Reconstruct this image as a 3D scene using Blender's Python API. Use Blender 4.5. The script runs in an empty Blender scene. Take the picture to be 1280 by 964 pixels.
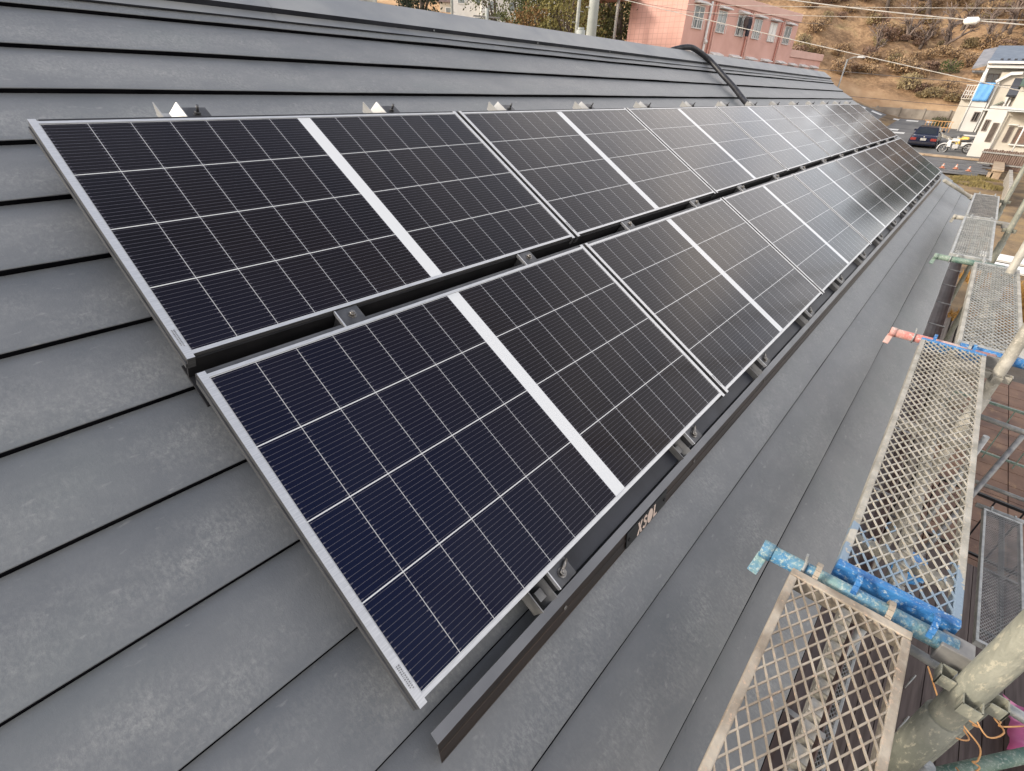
import bpy, math, random
from mathutils import Vector, Matrix
random.seed(7)
SC = bpy.context.scene
COL = SC.collection
R = math.radians
TH = R(30); CT, ST = math.cos(TH), math.sin(TH)      # roof pitch

# ------------------------------------------------------------------ camera
cam = bpy.data.cameras.new('camera'); camo = bpy.data.objects.new('camera', cam); COL.objects.link(camo)
def uvw(u, v, w):                                   # roof frame: u along the eaves, v down the slope, w into the roof
    return Vector((u, -CT*v + ST*w, -ST*v - CT*w))
_R = ((0.6613409, 0.62868822, -0.40912019), (-0.37789803, 0.75041593, 0.5422813), (0.64793618, -0.20402709, 0.73386079))
rt, dn, fw = (uvw(*r) for r in _R)
CAM = uvw(-0.24271866, 1.51353743, -1.03863041)
camo.matrix_world = Matrix(((rt.x, -dn.x, -fw.x, CAM.x), (rt.y, -dn.y, -fw.y, CAM.y), (rt.z, -dn.z, -fw.z, CAM.z), (0, 0, 0, 1)))
cam.sensor_width = 36; cam.lens = 36*610.526/1280; cam.clip_start = 0.02; cam.clip_end = 2000
SC.camera = camo

# ------------------------------------------------------------------ sky, sun, exposure
SUN_EL, SUN_AZ = R(22), R(50)                        # azimuth from +Y towards -X
W = bpy.data.worlds.new('World'); SC.world = W; W.use_nodes = True
nt = W.node_tree; nt.nodes.clear()
sky = nt.nodes.new('ShaderNodeTexSky'); sky.sky_type = 'NISHITA'; sky.sun_disc = False
sky.sun_elevation = SUN_EL; sky.sun_rotation = -SUN_AZ; sky.air_density = 1.0; sky.dust_density = 3.0; sky.ozone_density = 1.0
tc = nt.nodes.new('ShaderNodeTexCoord'); mp = nt.nodes.new('ShaderNodeMapping'); mp.inputs['Scale'].default_value = (1.2, 1.2, 3.0)
cn = nt.nodes.new('ShaderNodeTexNoise'); cn.inputs['Scale'].default_value = 2.2; cn.inputs['Detail'].default_value = 6; cn.inputs['Roughness'].default_value = .55
cr = nt.nodes.new('ShaderNodeValToRGB'); cr.color_ramp.elements[0].position = .36; cr.color_ramp.elements[1].position = .66
cr.color_ramp.elements[0].color = (.45, .45, .45, 1); cr.color_ramp.elements[1].color = (.97, .97, .97, 1)
mx = nt.nodes.new('ShaderNodeMix'); mx.data_type = 'RGBA'
mx.inputs[7].default_value = (8.0, 7.3, 6.7, 1)      # thin high cloud
bg = nt.nodes.new('ShaderNodeBackground'); bg.inputs['Strength'].default_value = 0.13
wo = nt.nodes.new('ShaderNodeOutputWorld')
L = nt.links.new
L(tc.outputs['Generated'], mp.inputs['Vector']); L(mp.outputs[0], cn.inputs['Vector']); L(cn.outputs['Fac'], cr.inputs[0])

sxyz = nt.nodes.new('ShaderNodeSeparateXYZ'); zr = nt.nodes.new('ShaderNodeMapRange'); zr.inputs[1].default_value = .45; zr.inputs[2].default_value = .85; zr.inputs[3].default_value = 1.0; zr.inputs[4].default_value = .12
zm = nt.nodes.new('ShaderNodeMath'); zm.operation = 'MULTIPLY'      # clearer overhead, hazier towards the horizon
L(tc.outputs['Generated'], sxyz.inputs[0]); L(sxyz.outputs[2], zr.inputs[0]); L(zr.outputs[0], zm.inputs[0]); L(cr.outputs[0], zm.inputs[1]); L(zm.outputs[0], mx.inputs[0]); L(sky.outputs[0], mx.inputs[6]); L(mx.outputs[2], bg.inputs['Color']); L(bg.outputs[0], wo.inputs[0])
sl = bpy.data.lights.new('sun', 'SUN'); sl.energy = 1.5; sl.angle = R(10.0); sl.color = (1, .92, .8)
so = bpy.data.objects.new('sun', sl); COL.objects.link(so)
sd = Vector((-math.cos(SUN_EL)*math.sin(SUN_AZ), math.cos(SUN_EL)*math.cos(SUN_AZ), math.sin(SUN_EL)))
so.rotation_euler = sd.to_track_quat('Z', 'Y').to_euler(); so.location = (-20, 20, 20)
vs = SC.view_settings; vs.view_transform = 'Standard'; vs.look = 'None'; vs.exposure = 1.34; vs.gamma = 1; vs.use_curve_mapping = False

# ------------------------------------------------------------------ mesh helpers
class MB:
    def __init__(s): s.v = []; s.f = []; s.m = []; s.s = []; s.mat = 0; s.sm = False
    def face(s, idx): s.f.append(idx); s.m.append(s.mat); s.s.append(s.sm)
    def quad(s, a, b, c, d):
        n = len(s.v); s.v += [tuple(a), tuple(b), tuple(c), tuple(d)]; s.face((n, n+1, n+2, n+3))
    def hexa(s, p):                                  # p: 4 bottom (ccw seen from above) + 4 top
        n = len(s.v); s.v += [tuple(q) for q in p]
        for q in ((0, 3, 2, 1), (4, 5, 6, 7), (0, 1, 5, 4), (1, 2, 6, 5), (2, 3, 7, 6), (3, 0, 4, 7)): s.face(tuple(n+i for i in q))
    def box(s, x0, x1, y0, y1, z0, z1):
        s.hexa([(x0, y0, z0), (x1, y0, z0), (x1, y1, z0), (x0, y1, z0), (x0, y0, z1), (x1, y0, z1), (x1, y1, z1), (x0, y1, z1)])
    def bar(s, p0, p1, w, h, up=(0, 0, 1)):          # a straight bar of w by h between two points
        p0, p1 = Vector(p0), Vector(p1); d = (p1-p0).normalized(); up = Vector(up)
        a = d.cross(up)
        if a.length < 1e-5: a = d.cross(Vector((1, 0, 0)))
        a.normalize(); b = a.cross(d); a = a*(w/2); b = b*(h/2)
        s.hexa([p0-a-b, p0+a-b, p1+a-b, p1-a-b, p0-a+b, p0+a+b, p1+a+b, p1-a+b])
    def tube(s, pts, r, n=10, cap=True):
        pts = [Vector(p) for p in pts]; rs = r if isinstance(r, (list, tuple)) else [r]*len(pts)
        base = len(s.v); ref = None
        for i, p in enumerate(pts):
            d = (pts[min(i+1, len(pts)-1)]-pts[max(i-1, 0)]).normalized()
            if ref is None:
                ref = Vector((0, 0, 1)) if abs(d.z) < .9 else Vector((1, 0, 0))
            a = d.cross(ref).normalized(); b = a.cross(d).normalized(); ref = b
            for k in range(n):
                t = 2*math.pi*k/n; s.v.append(tuple(p+a*(rs[i]*math.cos(t))+b*(rs[i]*math.sin(t))))
        sm = s.sm; s.sm = True
        for i in range(len(pts)-1):
            for k in range(n):
                k2 = (k+1) % n; s.face((base+i*n+k, base+i*n+k2, base+(i+1)*n+k2, base+(i+1)*n+k))
        s.sm = False
        if cap:
            s.face(tuple(base+k for k in range(n-1, -1, -1))); s.face(tuple(base+(len(pts)-1)*n+k for k in range(n)))
        s.sm = sm
    def ring(s, c, axis, r, r2, n=18, m=6, a0=0, a1=2*math.pi):
        axis = Vector(axis).normalized(); ref = Vector((0, 0, 1)) if abs(axis.z) < .9 else Vector((1, 0, 0))
        a = axis.cross(ref).normalized(); b = axis.cross(a); c = Vector(c)
        full = abs(a1-a0-2*math.pi) < 1e-4
        pts = [c+a*(r*math.cos(a0+(a1-a0)*i/n))+b*(r*math.sin(a0+(a1-a0)*i/n)) for i in range(n+1)]
        s.tube(pts, r2, m, cap=not full)
    def extr(s, prof, x0, x1, mats=None):            # closed profile in (y, z), extruded along x
        n = len(prof); b = len(s.v)
        for x in (x0, x1): s.v += [(x, y, z) for y, z in prof]
        for i in range(n):
            if mats: s.mat = mats[i]
            j = (i+1) % n; s.face((b+i, b+n+i, b+n+j, b+j))
        if mats: s.mat = mats[0]
        s.face(tuple(b+i for i in range(n))); s.face(tuple(b+n+i for i in range(n-1, -1, -1)))
    def poly(s, pts, off):                           # a flat outline with thickness given by vector off
        n = len(pts); b = len(s.v); off = Vector(off)
        s.v += [tuple(Vector(p)) for p in pts]+[tuple(Vector(p)+off) for p in pts]
        s.face(tuple(range(b+n-1, b-1, -1))); s.face(tuple(range(b+n, b+2*n)))
        for i in range(n):
            j = (i+1) % n; s.face((b+i, b+j, b+n+j, b+n+i))
    def build(s, name, mats, parent=None, bevel=0):
        me = bpy.data.meshes.new(name); me.from_pydata(s.v, [], s.f)
        for m in (mats if isinstance(mats, (list, tuple)) else [mats]): me.materials.append(m)
        me.polygons.foreach_set('material_index', s.m); me.polygons.foreach_set('use_smooth', s.s); me.update()
        o = bpy.data.objects.new(name, me); COL.objects.link(o)
        if parent: o.parent = parent
        if bevel:
            b = o.modifiers.new('bevel', 'BEVEL'); b.width = bevel; b.segments = 2; b.limit_method = 'ANGLE'; b.angle_limit = R(40)
        return o
def tag(o, label=None, cat=None, group=None, kind=None):
    if label: o['label'] = label
    if cat: o['category'] = cat
    if group: o['group'] = group
    if kind: o['kind'] = kind
    return o
def empty(name, loc=(0, 0, 0), rot=(0, 0, 0)):
    o = bpy.data.objects.new(name, None); COL.objects.link(o); o.location = loc; o.rotation_euler = rot; o.empty_display_size = .2
    return o
def kids(o): return [c for c in COL.objects if c.parent == o]
def dup(root):
    r = root.copy(); COL.objects.link(r)
    for ch in kids(root):
        c = ch.copy(); COL.objects.link(c); c.parent = r
        for g in kids(ch):
            d = g.copy(); COL.objects.link(d); d.parent = c
    return r
ORD = ['first', 'second', 'third', 'fourth', 'fifth', 'sixth', 'seventh']

# ------------------------------------------------------------------ materials
def newmat(name):
    m = bpy.data.materials.new(name); m.use_nodes = True; n = m.node_tree
    return m, n, n.nodes['Principled BSDF']
def mat(name, c1, c2=None, scale=6, rough=.6, metal=0, spec=.4, bump=0, bscale=None, detail=5, lo=.35, hi=.65, c3=None, s3=40, t3=.62, stretch=None, rand=0, trans=0, rvar=0):
    """two-tone noise, optional third tone as specks"""
    m, n, p = newmat(name); N = n.nodes.new; lk = n.links.new
    p.inputs['Roughness'].default_value = rough; p.inputs['Metallic'].default_value = metal; p.inputs['Specular IOR Level'].default_value = spec
    tcn = N('ShaderNodeTexCoord'); src = tcn.outputs['Object']
    if stretch:
        mpn = N('ShaderNodeMapping'); mpn.inputs['Scale'].default_value = stretch; lk(src, mpn.inputs[0]); src = mpn.outputs[0]
    if rand:
        oi = N('ShaderNodeObjectInfo'); va = N('ShaderNodeVectorMath'); va.operation = 'ADD'; vm = N('ShaderNodeMath'); vm.operation = 'MULTIPLY'; vm.inputs[1].default_value = 37
        lk(oi.outputs['Random'], vm.inputs[0]); lk(src, va.inputs[0]); lk(vm.outputs[0], va.inputs[1]); src = va.outputs[0]
    if c2 is None:
        c2 = tuple(x*1.25 for x in c1)
    nz = N('ShaderNodeTexNoise'); nz.inputs['Scale'].default_value = scale; nz.inputs['Detail'].default_value = detail; lk(src, nz.inputs['Vector'])
    rp = N('ShaderNodeValToRGB'); rp.color_ramp.elements[0].position = lo; rp.color_ramp.elements[1].position = hi
    rp.color_ramp.elements[0].color = (*c1, 1); rp.color_ramp.elements[1].color = (*c2, 1); lk(nz.outputs['Fac'], rp.inputs[0])
    out = rp.outputs[0]
    if c3:
        n3 = N('ShaderNodeTexNoise'); n3.inputs['Scale'].default_value = s3; n3.inputs['Detail'].default_value = 9; n3.inputs['Roughness'].default_value = .72; lk(src, n3.inputs['Vector'])
        r3 = N('ShaderNodeValToRGB'); r3.color_ramp.elements[0].position = t3; r3.color_ramp.elements[1].position = t3+.10
        lk(n3.outputs['Fac'], r3.inputs[0])
        r3.color_ramp.elements[1].color = (.75, .75, .75, 1); m3 = N('ShaderNodeMix'); m3.data_type = 'RGBA'; m3.inputs[7].default_value = (*c3, 1); lk(r3.outputs[0], m3.inputs[0]); lk(out, m3.inputs[6]); out = m3.outputs[2]
    lk(out, p.inputs['Base Color'])
    if bump:
        nb = N('ShaderNodeTexNoise'); nb.inputs['Scale'].default_value = bscale or scale*6; nb.inputs['Detail'].default_value = 6; lk(src, nb.inputs['Vector'])
        bp = N('ShaderNodeBump'); bp.inputs['Strength'].default_value = bump; bp.inputs['Distance'].default_value = .01; lk(nb.outputs['Fac'], bp.inputs['Height']); lk(bp.outputs[0], p.inputs['Normal'])
    if trans:
        p.inputs['Transmission Weight'].default_value = trans
    if rvar:
        mr = N('ShaderNodeMapRange'); mr.inputs['To Min'].default_value = rough-rvar; mr.inputs['To Max'].default_value = rough+rvar; lk(nz.outputs['Fac'], mr.inputs[0]); lk(mr.outputs[0], p.inputs['Roughness'])
    return m

def roof_material():
    m, n, p = newmat('coated metal roofing'); N = n.nodes.new; lk = n.links.new
    tcn = N('ShaderNodeTexCoord')
    def noise(sc, det, st=(1, 1, 1), rough=.5):
        mpn = N('ShaderNodeMapping'); mpn.inputs['Scale'].default_value = st; lk(tcn.outputs['Object'], mpn.inputs[0])
        z = N('ShaderNodeTexNoise'); z.inputs['Scale'].default_value = sc; z.inputs['Detail'].default_value = det; z.inputs['Roughness'].default_value = rough
        lk(mpn.outputs[0], z.inputs['Vector']); return z.outputs['Fac']
    def ramp(f, a, b, ca, cb):
        r = N('ShaderNodeValToRGB'); r.color_ramp.elements[0].position = a; r.color_ramp.elements[1].position = b
        r.color_ramp.elements[0].color = (*ca, 1); r.color_ramp.elements[1].color = (*cb, 1); lk(f, r.inputs[0]); return r.outputs[0]
    def mix(f, a, b):
        x = N('ShaderNodeMix'); x.data_type = 'RGBA'; lk(f, x.inputs[0]); lk(a, x.inputs[6])
        if isinstance(b, tuple): x.inputs[7].default_value = (*b, 1)
        else: lk(b, x.inputs[7])
        return x.outputs[2]
    base = ramp(noise(3.0, 9, (1, 1.4, 1), .72), .33, .70, (.112, .119, .124), (.160, .165, .166))
    # pale dust lying in patches, made of fine scratches
    patch = noise(4.2, 7, (1, 1.6, 1), .70)
    fine = noise(130, 5, (1, .45, 1), .80)
    mul = N('ShaderNodeMath'); mul.operation = 'MULTIPLY'
    spz = N('ShaderNodeSeparateXYZ'); lk(tcn.outputs['Object'], spz.inputs[0])
    def mth(op, a, b):
        q = N('ShaderNodeMath'); q.operation = op
        for i, w in enumerate((a, b)):
            if isinstance(w, (int, float)): q.inputs[i].default_value = w
            else: lk(w, q.inputs[i])
        return q.outputs[0]
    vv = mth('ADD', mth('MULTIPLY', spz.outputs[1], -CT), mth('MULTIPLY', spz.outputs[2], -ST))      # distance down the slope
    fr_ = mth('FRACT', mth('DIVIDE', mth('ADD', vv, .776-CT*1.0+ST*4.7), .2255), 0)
    band = N('ShaderNodeValToRGB'); e = band.color_ramp.elements; e[0].position = .12; e[0].color = (.10, .10, .10, 1); e[1].position = .55; e[1].color = (1, 1, 1, 1); q = e.new(.90); q.color = (.75, .75, .75, 1); q = e.new(.99); q.color = (.45, .45, .45, 1)  # per course: shade under the lap painted in, dust paler lower down
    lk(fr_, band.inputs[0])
    pr = N('ShaderNodeMapRange'); pr.inputs[1].default_value = .40; pr.inputs[2].default_value = .70; lk(patch, pr.inputs[0])
    fr = N('ShaderNodeMapRange'); fr.inputs[1].default_value = .42; fr.inputs[2].default_value = .70; lk(fine, fr.inputs[0])
    lk(pr.outputs[0], mul.inputs[0]); lk(fr.outputs[0], mul.inputs[1])
    m2 = mth('MULTIPLY', mul.outputs[0], band.outputs[0]); shade_dust = mth('MULTIPLY', band.outputs[0], .16)
    base = mix(shade_dust, base, (.205, .207, .203))
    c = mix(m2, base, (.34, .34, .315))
    # greenish and bluish drifts
    c2f = N('ShaderNodeMapRange'); c2f.inputs[1].default_value = .52; c2f.inputs[2].default_value = .75; c2f.inputs[4].default_value = .5; lk(noise(1.7, 3, (1, 1.3, 1)), c2f.inputs[0])
    c = mix(c2f.outputs[0], c, (.135, .153, .147))
    sc_ = N('ShaderNodeMapRange'); sc_.inputs[1].default_value = .66; sc_.inputs[2].default_value = .74; sc_.inputs[4].default_value = .55; lk(noise(26, 3, (1, 2.5, 1)), sc_.inputs[0])
    c = mix(sc_.outputs[0], c, (.25, .25, .24))
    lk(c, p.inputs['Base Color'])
    rr = N('ShaderNodeMapRange'); rr.inputs['To Min'].default_value = .36; rr.inputs['To Max'].default_value = .54; lk(patch, rr.inputs[0]); lk(rr.outputs[0], p.inputs['Roughness'])
    p.inputs['Specular IOR Level'].default_value = .5
    b = N('ShaderNodeBump'); b.inputs['Strength'].default_value = .25; b.inputs['Distance'].default_value = .004; lk(fine, b.inputs['Height'])
    b2 = N('ShaderNodeBump'); b2.inputs['Strength'].default_value = .35; b2.inputs['Distance'].default_value = .012; lk(noise(5, 2, (1, 1.5, 1)), b2.inputs['Height']); lk(b.outputs[0], b2.inputs['Normal'])
    lk(b2.outputs[0], p.inputs['Normal'])
    return m

PW, PH, PITCH, GAP = 1.463, 0.80, 1.4832, 0.060      # panel width, height, spacing along u, gap between the rows
def cell_material():
    m, n, p = newmat('solar cells under glass'); N = n.nodes.new; lk = n.links.new
    def M(op, a, b=None):
        x = N('ShaderNodeMath'); x.operation = op
        for i, q in enumerate((a, b)):
            if q is None: continue
            if isinstance(q, (int, float)): x.inputs[i].default_value = q
            else: lk(q, x.inputs[i])
        return x.outputs[0]
    tcn = N('ShaderNodeTexCoord'); sp = N('ShaderNodeSeparateXYZ'); lk(tcn.outputs['Object'], sp.inputs[0])
    ex, strip, p_u, p_v = .018, .046, (PW-.036-.046)/14, (PH-.020)/4
    xs = M('SUBTRACT', sp.outputs[0], ex)
    right = M('GREATER_THAN', xs, 7*p_u+strip)
    mid = M('MULTIPLY', M('GREATER_THAN', xs, 7*p_u), M('LESS_THAN', xs, 7*p_u+strip))
    x2 = M('SUBTRACT', xs, M('MULTIPLY', right, strip))
    fx = M('MODULO', x2, p_u)
    dx = M('MINIMUM', fx, M('SUBTRACT', p_u, fx))                   # distance to the nearest column line
    ys = M('SUBTRACT', M('MULTIPLY', sp.outputs[1], -1), .010)
    fy = M('MODULO', ys, p_v)
    dy = M('MINIMUM', fy, M('SUBTRACT', p_v, fy))
    lcol, lrow = M('LESS_THAN', dx, .0008), M('LESS_THAN', dy, .0014)
    bp = p_v/16
    fb = M('MODULO', fy, bp); db = M('ABSOLUTE', M('SUBTRACT', fb, bp/2))
    pad = M('LESS_THAN', dx, .007)
    bw = M('ADD', M('MULTIPLY', pad, .0008), .00038)
    bus = M('LESS_THAN', db, bw)
    # each cell has its own faint tint
    cx = M('FLOOR', M('DIVIDE', x2, p_u)); cy = M('FLOOR', M('DIVIDE', ys, p_v))
    cmb = N('ShaderNodeCombineXYZ'); lk(cx, cmb.inputs[0]); lk(cy, cmb.inputs[1])
    oi = N('ShaderNodeObjectInfo'); lk(M('MULTIPLY', oi.outputs['Random'], 91), cmb.inputs[2])
    wn = N('ShaderNodeTexWhiteNoise'); lk(cmb.outputs[0], wn.inputs['Vector'])
    rp = N('ShaderNodeValToRGB'); rp.color_ramp.elements[0].color = (.0060, .0044, .0060, 1); rp.color_ramp.elements[1].color = (.0090, .0060, .0062, 1); lk(wn.outputs['Value'], rp.inputs[0])
    def mix(f, a, col):
        x = N('ShaderNodeMix'); x.data_type = 'RGBA'; lk(f, x.inputs[0]); lk(a, x.inputs[6]); x.inputs[7].default_value = (*col, 1); return x.outputs[2]
    # anti-reflection coat of the silicon: blue seen straight on, brown-black at a slant
    lw = N('ShaderNodeLayerWeight'); lw.inputs['Blend'].default_value = .5
    fr_ = N('ShaderNodeMapRange'); fr_.inputs[1].default_value = .02; fr_.inputs[2].default_value = .32; fr_.inputs[3].default_value = 1; fr_.inputs[4].default_value = 0; lk(lw.outputs['Facing'], fr_.inputs[0])
    ar = N('ShaderNodeMix'); ar.data_type = 'RGBA'; lk(fr_.outputs[0], ar.inputs[0]); lk(rp.outputs[0], ar.inputs[6]); ar.inputs[7].default_value = (.0026, .0050, .022, 1)
    c = mix(bus, ar.outputs[2], (.095, .09, .105)); c = mix(lcol, c, (.42, .42, .41)); c = mix(lrow, c, (.58, .58, .56)); c = mix(mid, c, (.66, .665, .65))
    # faint dust on the glass
    nz = N('ShaderNodeTexNoise'); nz.inputs['Scale'].default_value = 3; nz.inputs['Detail'].default_value = 7
    va = N('ShaderNodeVectorMath'); va.operation = 'ADD'; lk(tcn.outputs['Object'], va.inputs[0]); lk(M('MULTIPLY', oi.outputs['Random'], 53), va.inputs[1]); lk(va.outputs[0], nz.inputs['Vector'])
    mr = N('ShaderNodeMapRange'); mr.inputs[1].default_value = .45; mr.inputs[2].default_value = .8; mr.inputs[4].default_value = .012; lk(nz.outputs['Fac'], mr.inputs[0])
    c = mix(mr.outputs[0], c, (.30, .27, .25))
    lk(c, p.inputs['Base Color'])
    p.inputs['Roughness'].default_value = .13; p.inputs['IOR'].default_value = 1.26; p.inputs['Specular IOR Level'].default_value = .5
    r2 = N('ShaderNodeMapRange'); r2.inputs['To Min'].default_value = .09; r2.inputs['To Max'].default_value = .17; lk(nz.outputs['Fac'], r2.inputs[0]); lk(r2.outputs[0], p.inputs['Roughness'])
    return m

M = dict(
    roof=roof_material(), cell=cell_material(),
    ridge=mat('grey ridge sheet', (.17, .18, .19), (.25, .255, .25), 3, .5, c3=(.34, .34, .33), s3=30, t3=.64),
    dark_sheet=mat('dark sheet edge', (.012, .013, .018), (.028, .03, .038), 8, .5),
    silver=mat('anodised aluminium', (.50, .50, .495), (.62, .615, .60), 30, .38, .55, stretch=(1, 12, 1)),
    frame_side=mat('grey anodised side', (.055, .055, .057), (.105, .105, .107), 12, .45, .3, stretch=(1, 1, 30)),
    zinc=mat('white zinc steel', (.33, .325, .31), (.46, .455, .44), 14, .45, .25),
    plate=mat('dark clamp plate', (.05, .05, .052), (.11, .11, .112), 18, .42, .5),
    black=mat('black rail', (.006, .006, .007), (.014, .013, .014), 10, .55),
    gap=mat('lap shadow black', (.003, .003, .004), (.006, .006, .007), 10, 1.0, spec=0),  # near-black colour painting the shadow line under each roof lap
    bolt=mat('steel bolt', (.10, .095, .09), (.32, .30, .27), 60, .35, .8),
    brown=mat('brown coated strip', (.010, .0055, .0035), (.030, .018, .012), 4, .32, .2, spec=.6, stretch=(1, 10, 10)),
    slate=mat('slate grey strip top', (.10, .105, .115), (.15, .155, .165), 5, .4, .3),
    letter=mat('beige lettering', (.62, .49, .41), (.70, .57, .48), 20, .5),
    conduit=mat('black conduit', (.010, .010, .012), (.03, .03, .034), 30, .45),
    tin=mat('scaffold galvanised', (.25, .26, .25), (.42, .42, .40), 18, .5, .35, c3=(.52, .49, .42), s3=80, t3=.56, rand=1),
    tan=mat('paint splashed plank steel', (.22, .18, .135), (.40, .35, .28), 14, .6, .1, c3=(.52, .36, .25), s3=80, t3=.56, bump=.3, rand=1),
    cream=mat('cream splashed steel', (.24, .225, .185), (.42, .395, .34), 12, .6, .1, c3=(.50, .45, .37), s3=90, t3=.54, bump=.3, rand=1),
    blue=mat('worn blue paint', (.02, .11, .30), (.05, .21, .44), 14, .5, c3=(.42, .48, .48), s3=95, t3=.54, bump=.4, rand=1),
    teal=mat('blue and green worn tube', (.04, .17, .33), (.17, .28, .27), 16, .5, c3=(.40, .45, .40), s3=110, t3=.50, bump=.4, rand=1),
    green=mat('green worn tube', (.08, .15, .12), (.19, .25, .20), 14, .5, c3=(.38, .41, .36), s3=100, t3=.52, bump=.4, rand=1),
    red=mat('red and pale worn tube', (.46, .17, .15), (.55, .47, .40), 9, .5, c3=(.60, .56, .50), s3=90, t3=.53, rand=1),
    post=mat('dirty pale post', (.15, .155, .125), (.28, .275, .22), 11, .6, .1, c3=(.40, .37, .28), s3=75, t3=.54, bump=.5, rand=1, stretch=(1, 1, .5)),
    cblue=mat('cream steel daubed blue', (.24, .225, .185), (.42, .395, .34), 12, .6, .1, c3=(.50, .42, .32), s3=90, t3=.54, bump=.3),
    rust=mat('dull steel', (.16, .16, .16), (.30, .29, .27), 16, .55, .4, rand=1),
    wall=mat('beige siding', (.40, .37, .32), (.48, .45, .40), 4, .8),
    gutter=mat('brown gutter', (.07, .045, .038), (.12, .085, .075), 7, .5),
)

def daub(m, x0, x1, col):                               # blue paint left on the near end of one plank
    n = m.node_tree; N = n.nodes.new; lk = n.links.new; p = n.nodes['Principled BSDF']; src = p.inputs['Base Color'].links[0].from_socket
    t = N('ShaderNodeTexCoord'); s = N('ShaderNodeSeparateXYZ'); lk(t.outputs['Object'], s.inputs[0])
    z = N('ShaderNodeTexNoise'); z.inputs['Scale'].default_value = 14; z.inputs['Detail'].default_value = 7; lk(t.outputs['Object'], z.inputs['Vector'])
    a = N('ShaderNodeMapRange'); a.inputs[1].default_value = x0; a.inputs[2].default_value = x1; a.inputs[3].default_value = .62; a.inputs[4].default_value = .25; lk(s.outputs[0], a.inputs[0])
    c = N('ShaderNodeMath'); c.operation = 'LESS_THAN'; lk(z.outputs['Fac'], c.inputs[0]); lk(a.outputs[0], c.inputs[1])
    x = N('ShaderNodeMix'); x.data_type = 'RGBA'; lk(c.outputs[0], x.inputs[0]); lk(src, x.inputs[6]); x.inputs[7].default_value = (*col, 1); lk(x.outputs[2], p.inputs['Base Color'])
daub(M['cblue'], .0, .40, (.19, .25, .31))

def wm(o):
    m = Matrix.Identity(4)
    while o is not None:
        m = Matrix.LocRotScale(o.location, o.rotation_euler, o.scale) @ m; o = o.parent
    return m
def wbuild(mb, name, mats, parent, bevel=0):          # verts given in world space, stored in the parent's space
    inv = wm(parent).inverted(); mb.v = [tuple(inv @ Vector(v)) for v in mb.v]
    return mb.build(name, mats, parent, bevel)
def rp(u, v, n): return uvw(u, v, -n)                 # n: height above the glass plane
ROOFROT = (TH, 0, 0)                                  # local x=u, y=up the slope, z=outward

# ------------------------------------------------------------------ ground
def ease(a, b, t): t = max(0, min(1, t)); return a+(b-a)*t
def ground_z(x, y):
    if x < 14: z = -4.7
    elif x < 33: z = ease(-4.7, -3.5, (x-14)/19)
    elif x < 46: z = -3.5
    elif x < 57: z = ease(-3.22, -2.48, (x-46)/11)
    elif x < 66: z = ease(-2.48, -1.75, (x-57)/9)
    else: z = -1.75
    z += max(0, min(14, y-6))*.30
    if x > 69.5:
        s = min(x-69.5, 40); k = 1/(1+math.exp(-(y+9)/2.2)); z += (s*.40+.35*math.sin(y*.21+s*.13)+.25*math.sin(y*.53-s*.31)*min(1, s/6)+.22*math.sin(y*1.3+s*.9)*min(1, s/6))*k
    s2 = .62*x+.78*y-58
    if s2 > 0 and y > 14: z += s2*.15*min(1, (y-14)/12)
    return z
def rough_mat_ground():
    m, n, p = newmat('earth, concrete and dry grass'); N = n.nodes.new; lk = n.links.new
    g = N('ShaderNodeNewGeometry'); sp = N('ShaderNodeSeparateXYZ'); lk(g.outputs['Position'], sp.inputs[0])
    def nz(sc, d, r=.6):
        z = N('ShaderNodeTexNoise'); z.inputs['Scale'].default_value = sc; z.inputs['Detail'].default_value = d; z.inputs['Roughness'].default_value = r; lk(g.outputs['Position'], z.inputs['Vector']); return z.outputs['Fac']
    def ramp(f, *st):
        r = N('ShaderNodeValToRGB'); e = r.color_ramp.elements
        e[0].position, e[0].color = st[0][0], (*st[0][1], 1); e[1].position, e[1].color = st[-1][0], (*st[-1][1], 1)
        for s in st[1:-1]:
            q = e.new(s[0]); q.color = (*s[1], 1)
        lk(f, r.inputs[0]); return r.outputs[0]
    def mix(f, a, b):
        x = N('ShaderNodeMix'); x.data_type = 'RGBA'; lk(f, x.inputs[0]); lk(a, x.inputs[6]); lk(b, x.inputs[7]); return x.outputs[2]
    conc = ramp(nz(1.5, 6), (.35, (.085, .082, .078)), (.65, (.15, .145, .135)))
    yard = ramp(nz(.9, 7), (.35, (.12, .09, .065)), (.5, (.22, .16, .10)), (.66, (.30, .21, .11)))
    hill = ramp(nz(.33, 8, .68), (.30, (.15, .10, .07)), (.43, (.28, .185, .11)), (.55, (.40, .27, .16)), (.68, (.36, .27, .15)), (.8, (.25, .205, .125)))
    fine = ramp(nz(2.6, 8, .75), (.3, (.45, .42, .40)), (.7, (1.25, 1.2, 1.15)))
    ml = N('ShaderNodeMix'); ml.data_type = 'RGBA'; ml.blend_type = 'MULTIPLY'; ml.inputs[0].default_value = 1; lk(hill, ml.inputs[6]); lk(fine, ml.inputs[7])
    bank = ramp(nz(.5, 7), (.35, (.36, .22, .12)), (.65, (.50, .34, .20)))
    def step(v, a, b):
        q = N('ShaderNodeMapRange'); q.inputs[1].default_value = a; q.inputs[2].default_value = b; lk(v, q.inputs[0]); return q.outputs[0]
    c = mix(step(sp.outputs[0], 12, 17), conc, yard)
    c = mix(step(sp.outputs[0], 66, 68), c, bank)
    c = mix(step(sp.outputs[0], 71, 72.8), c, ml.outputs[2])
    lk(c, p.inputs['Base Color']); p.inputs['Roughness'].default_value = .95; p.inputs['Specular IOR Level'].default_value = .1
    b = N('ShaderNodeBump'); b.inputs['Strength'].default_value = .6; b.inputs['Distance'].default_value = .15; lk(nz(2.2, 7, .7), b.inputs['Height']); lk(b.outputs[0], p.inputs['Normal'])
    return m
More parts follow.
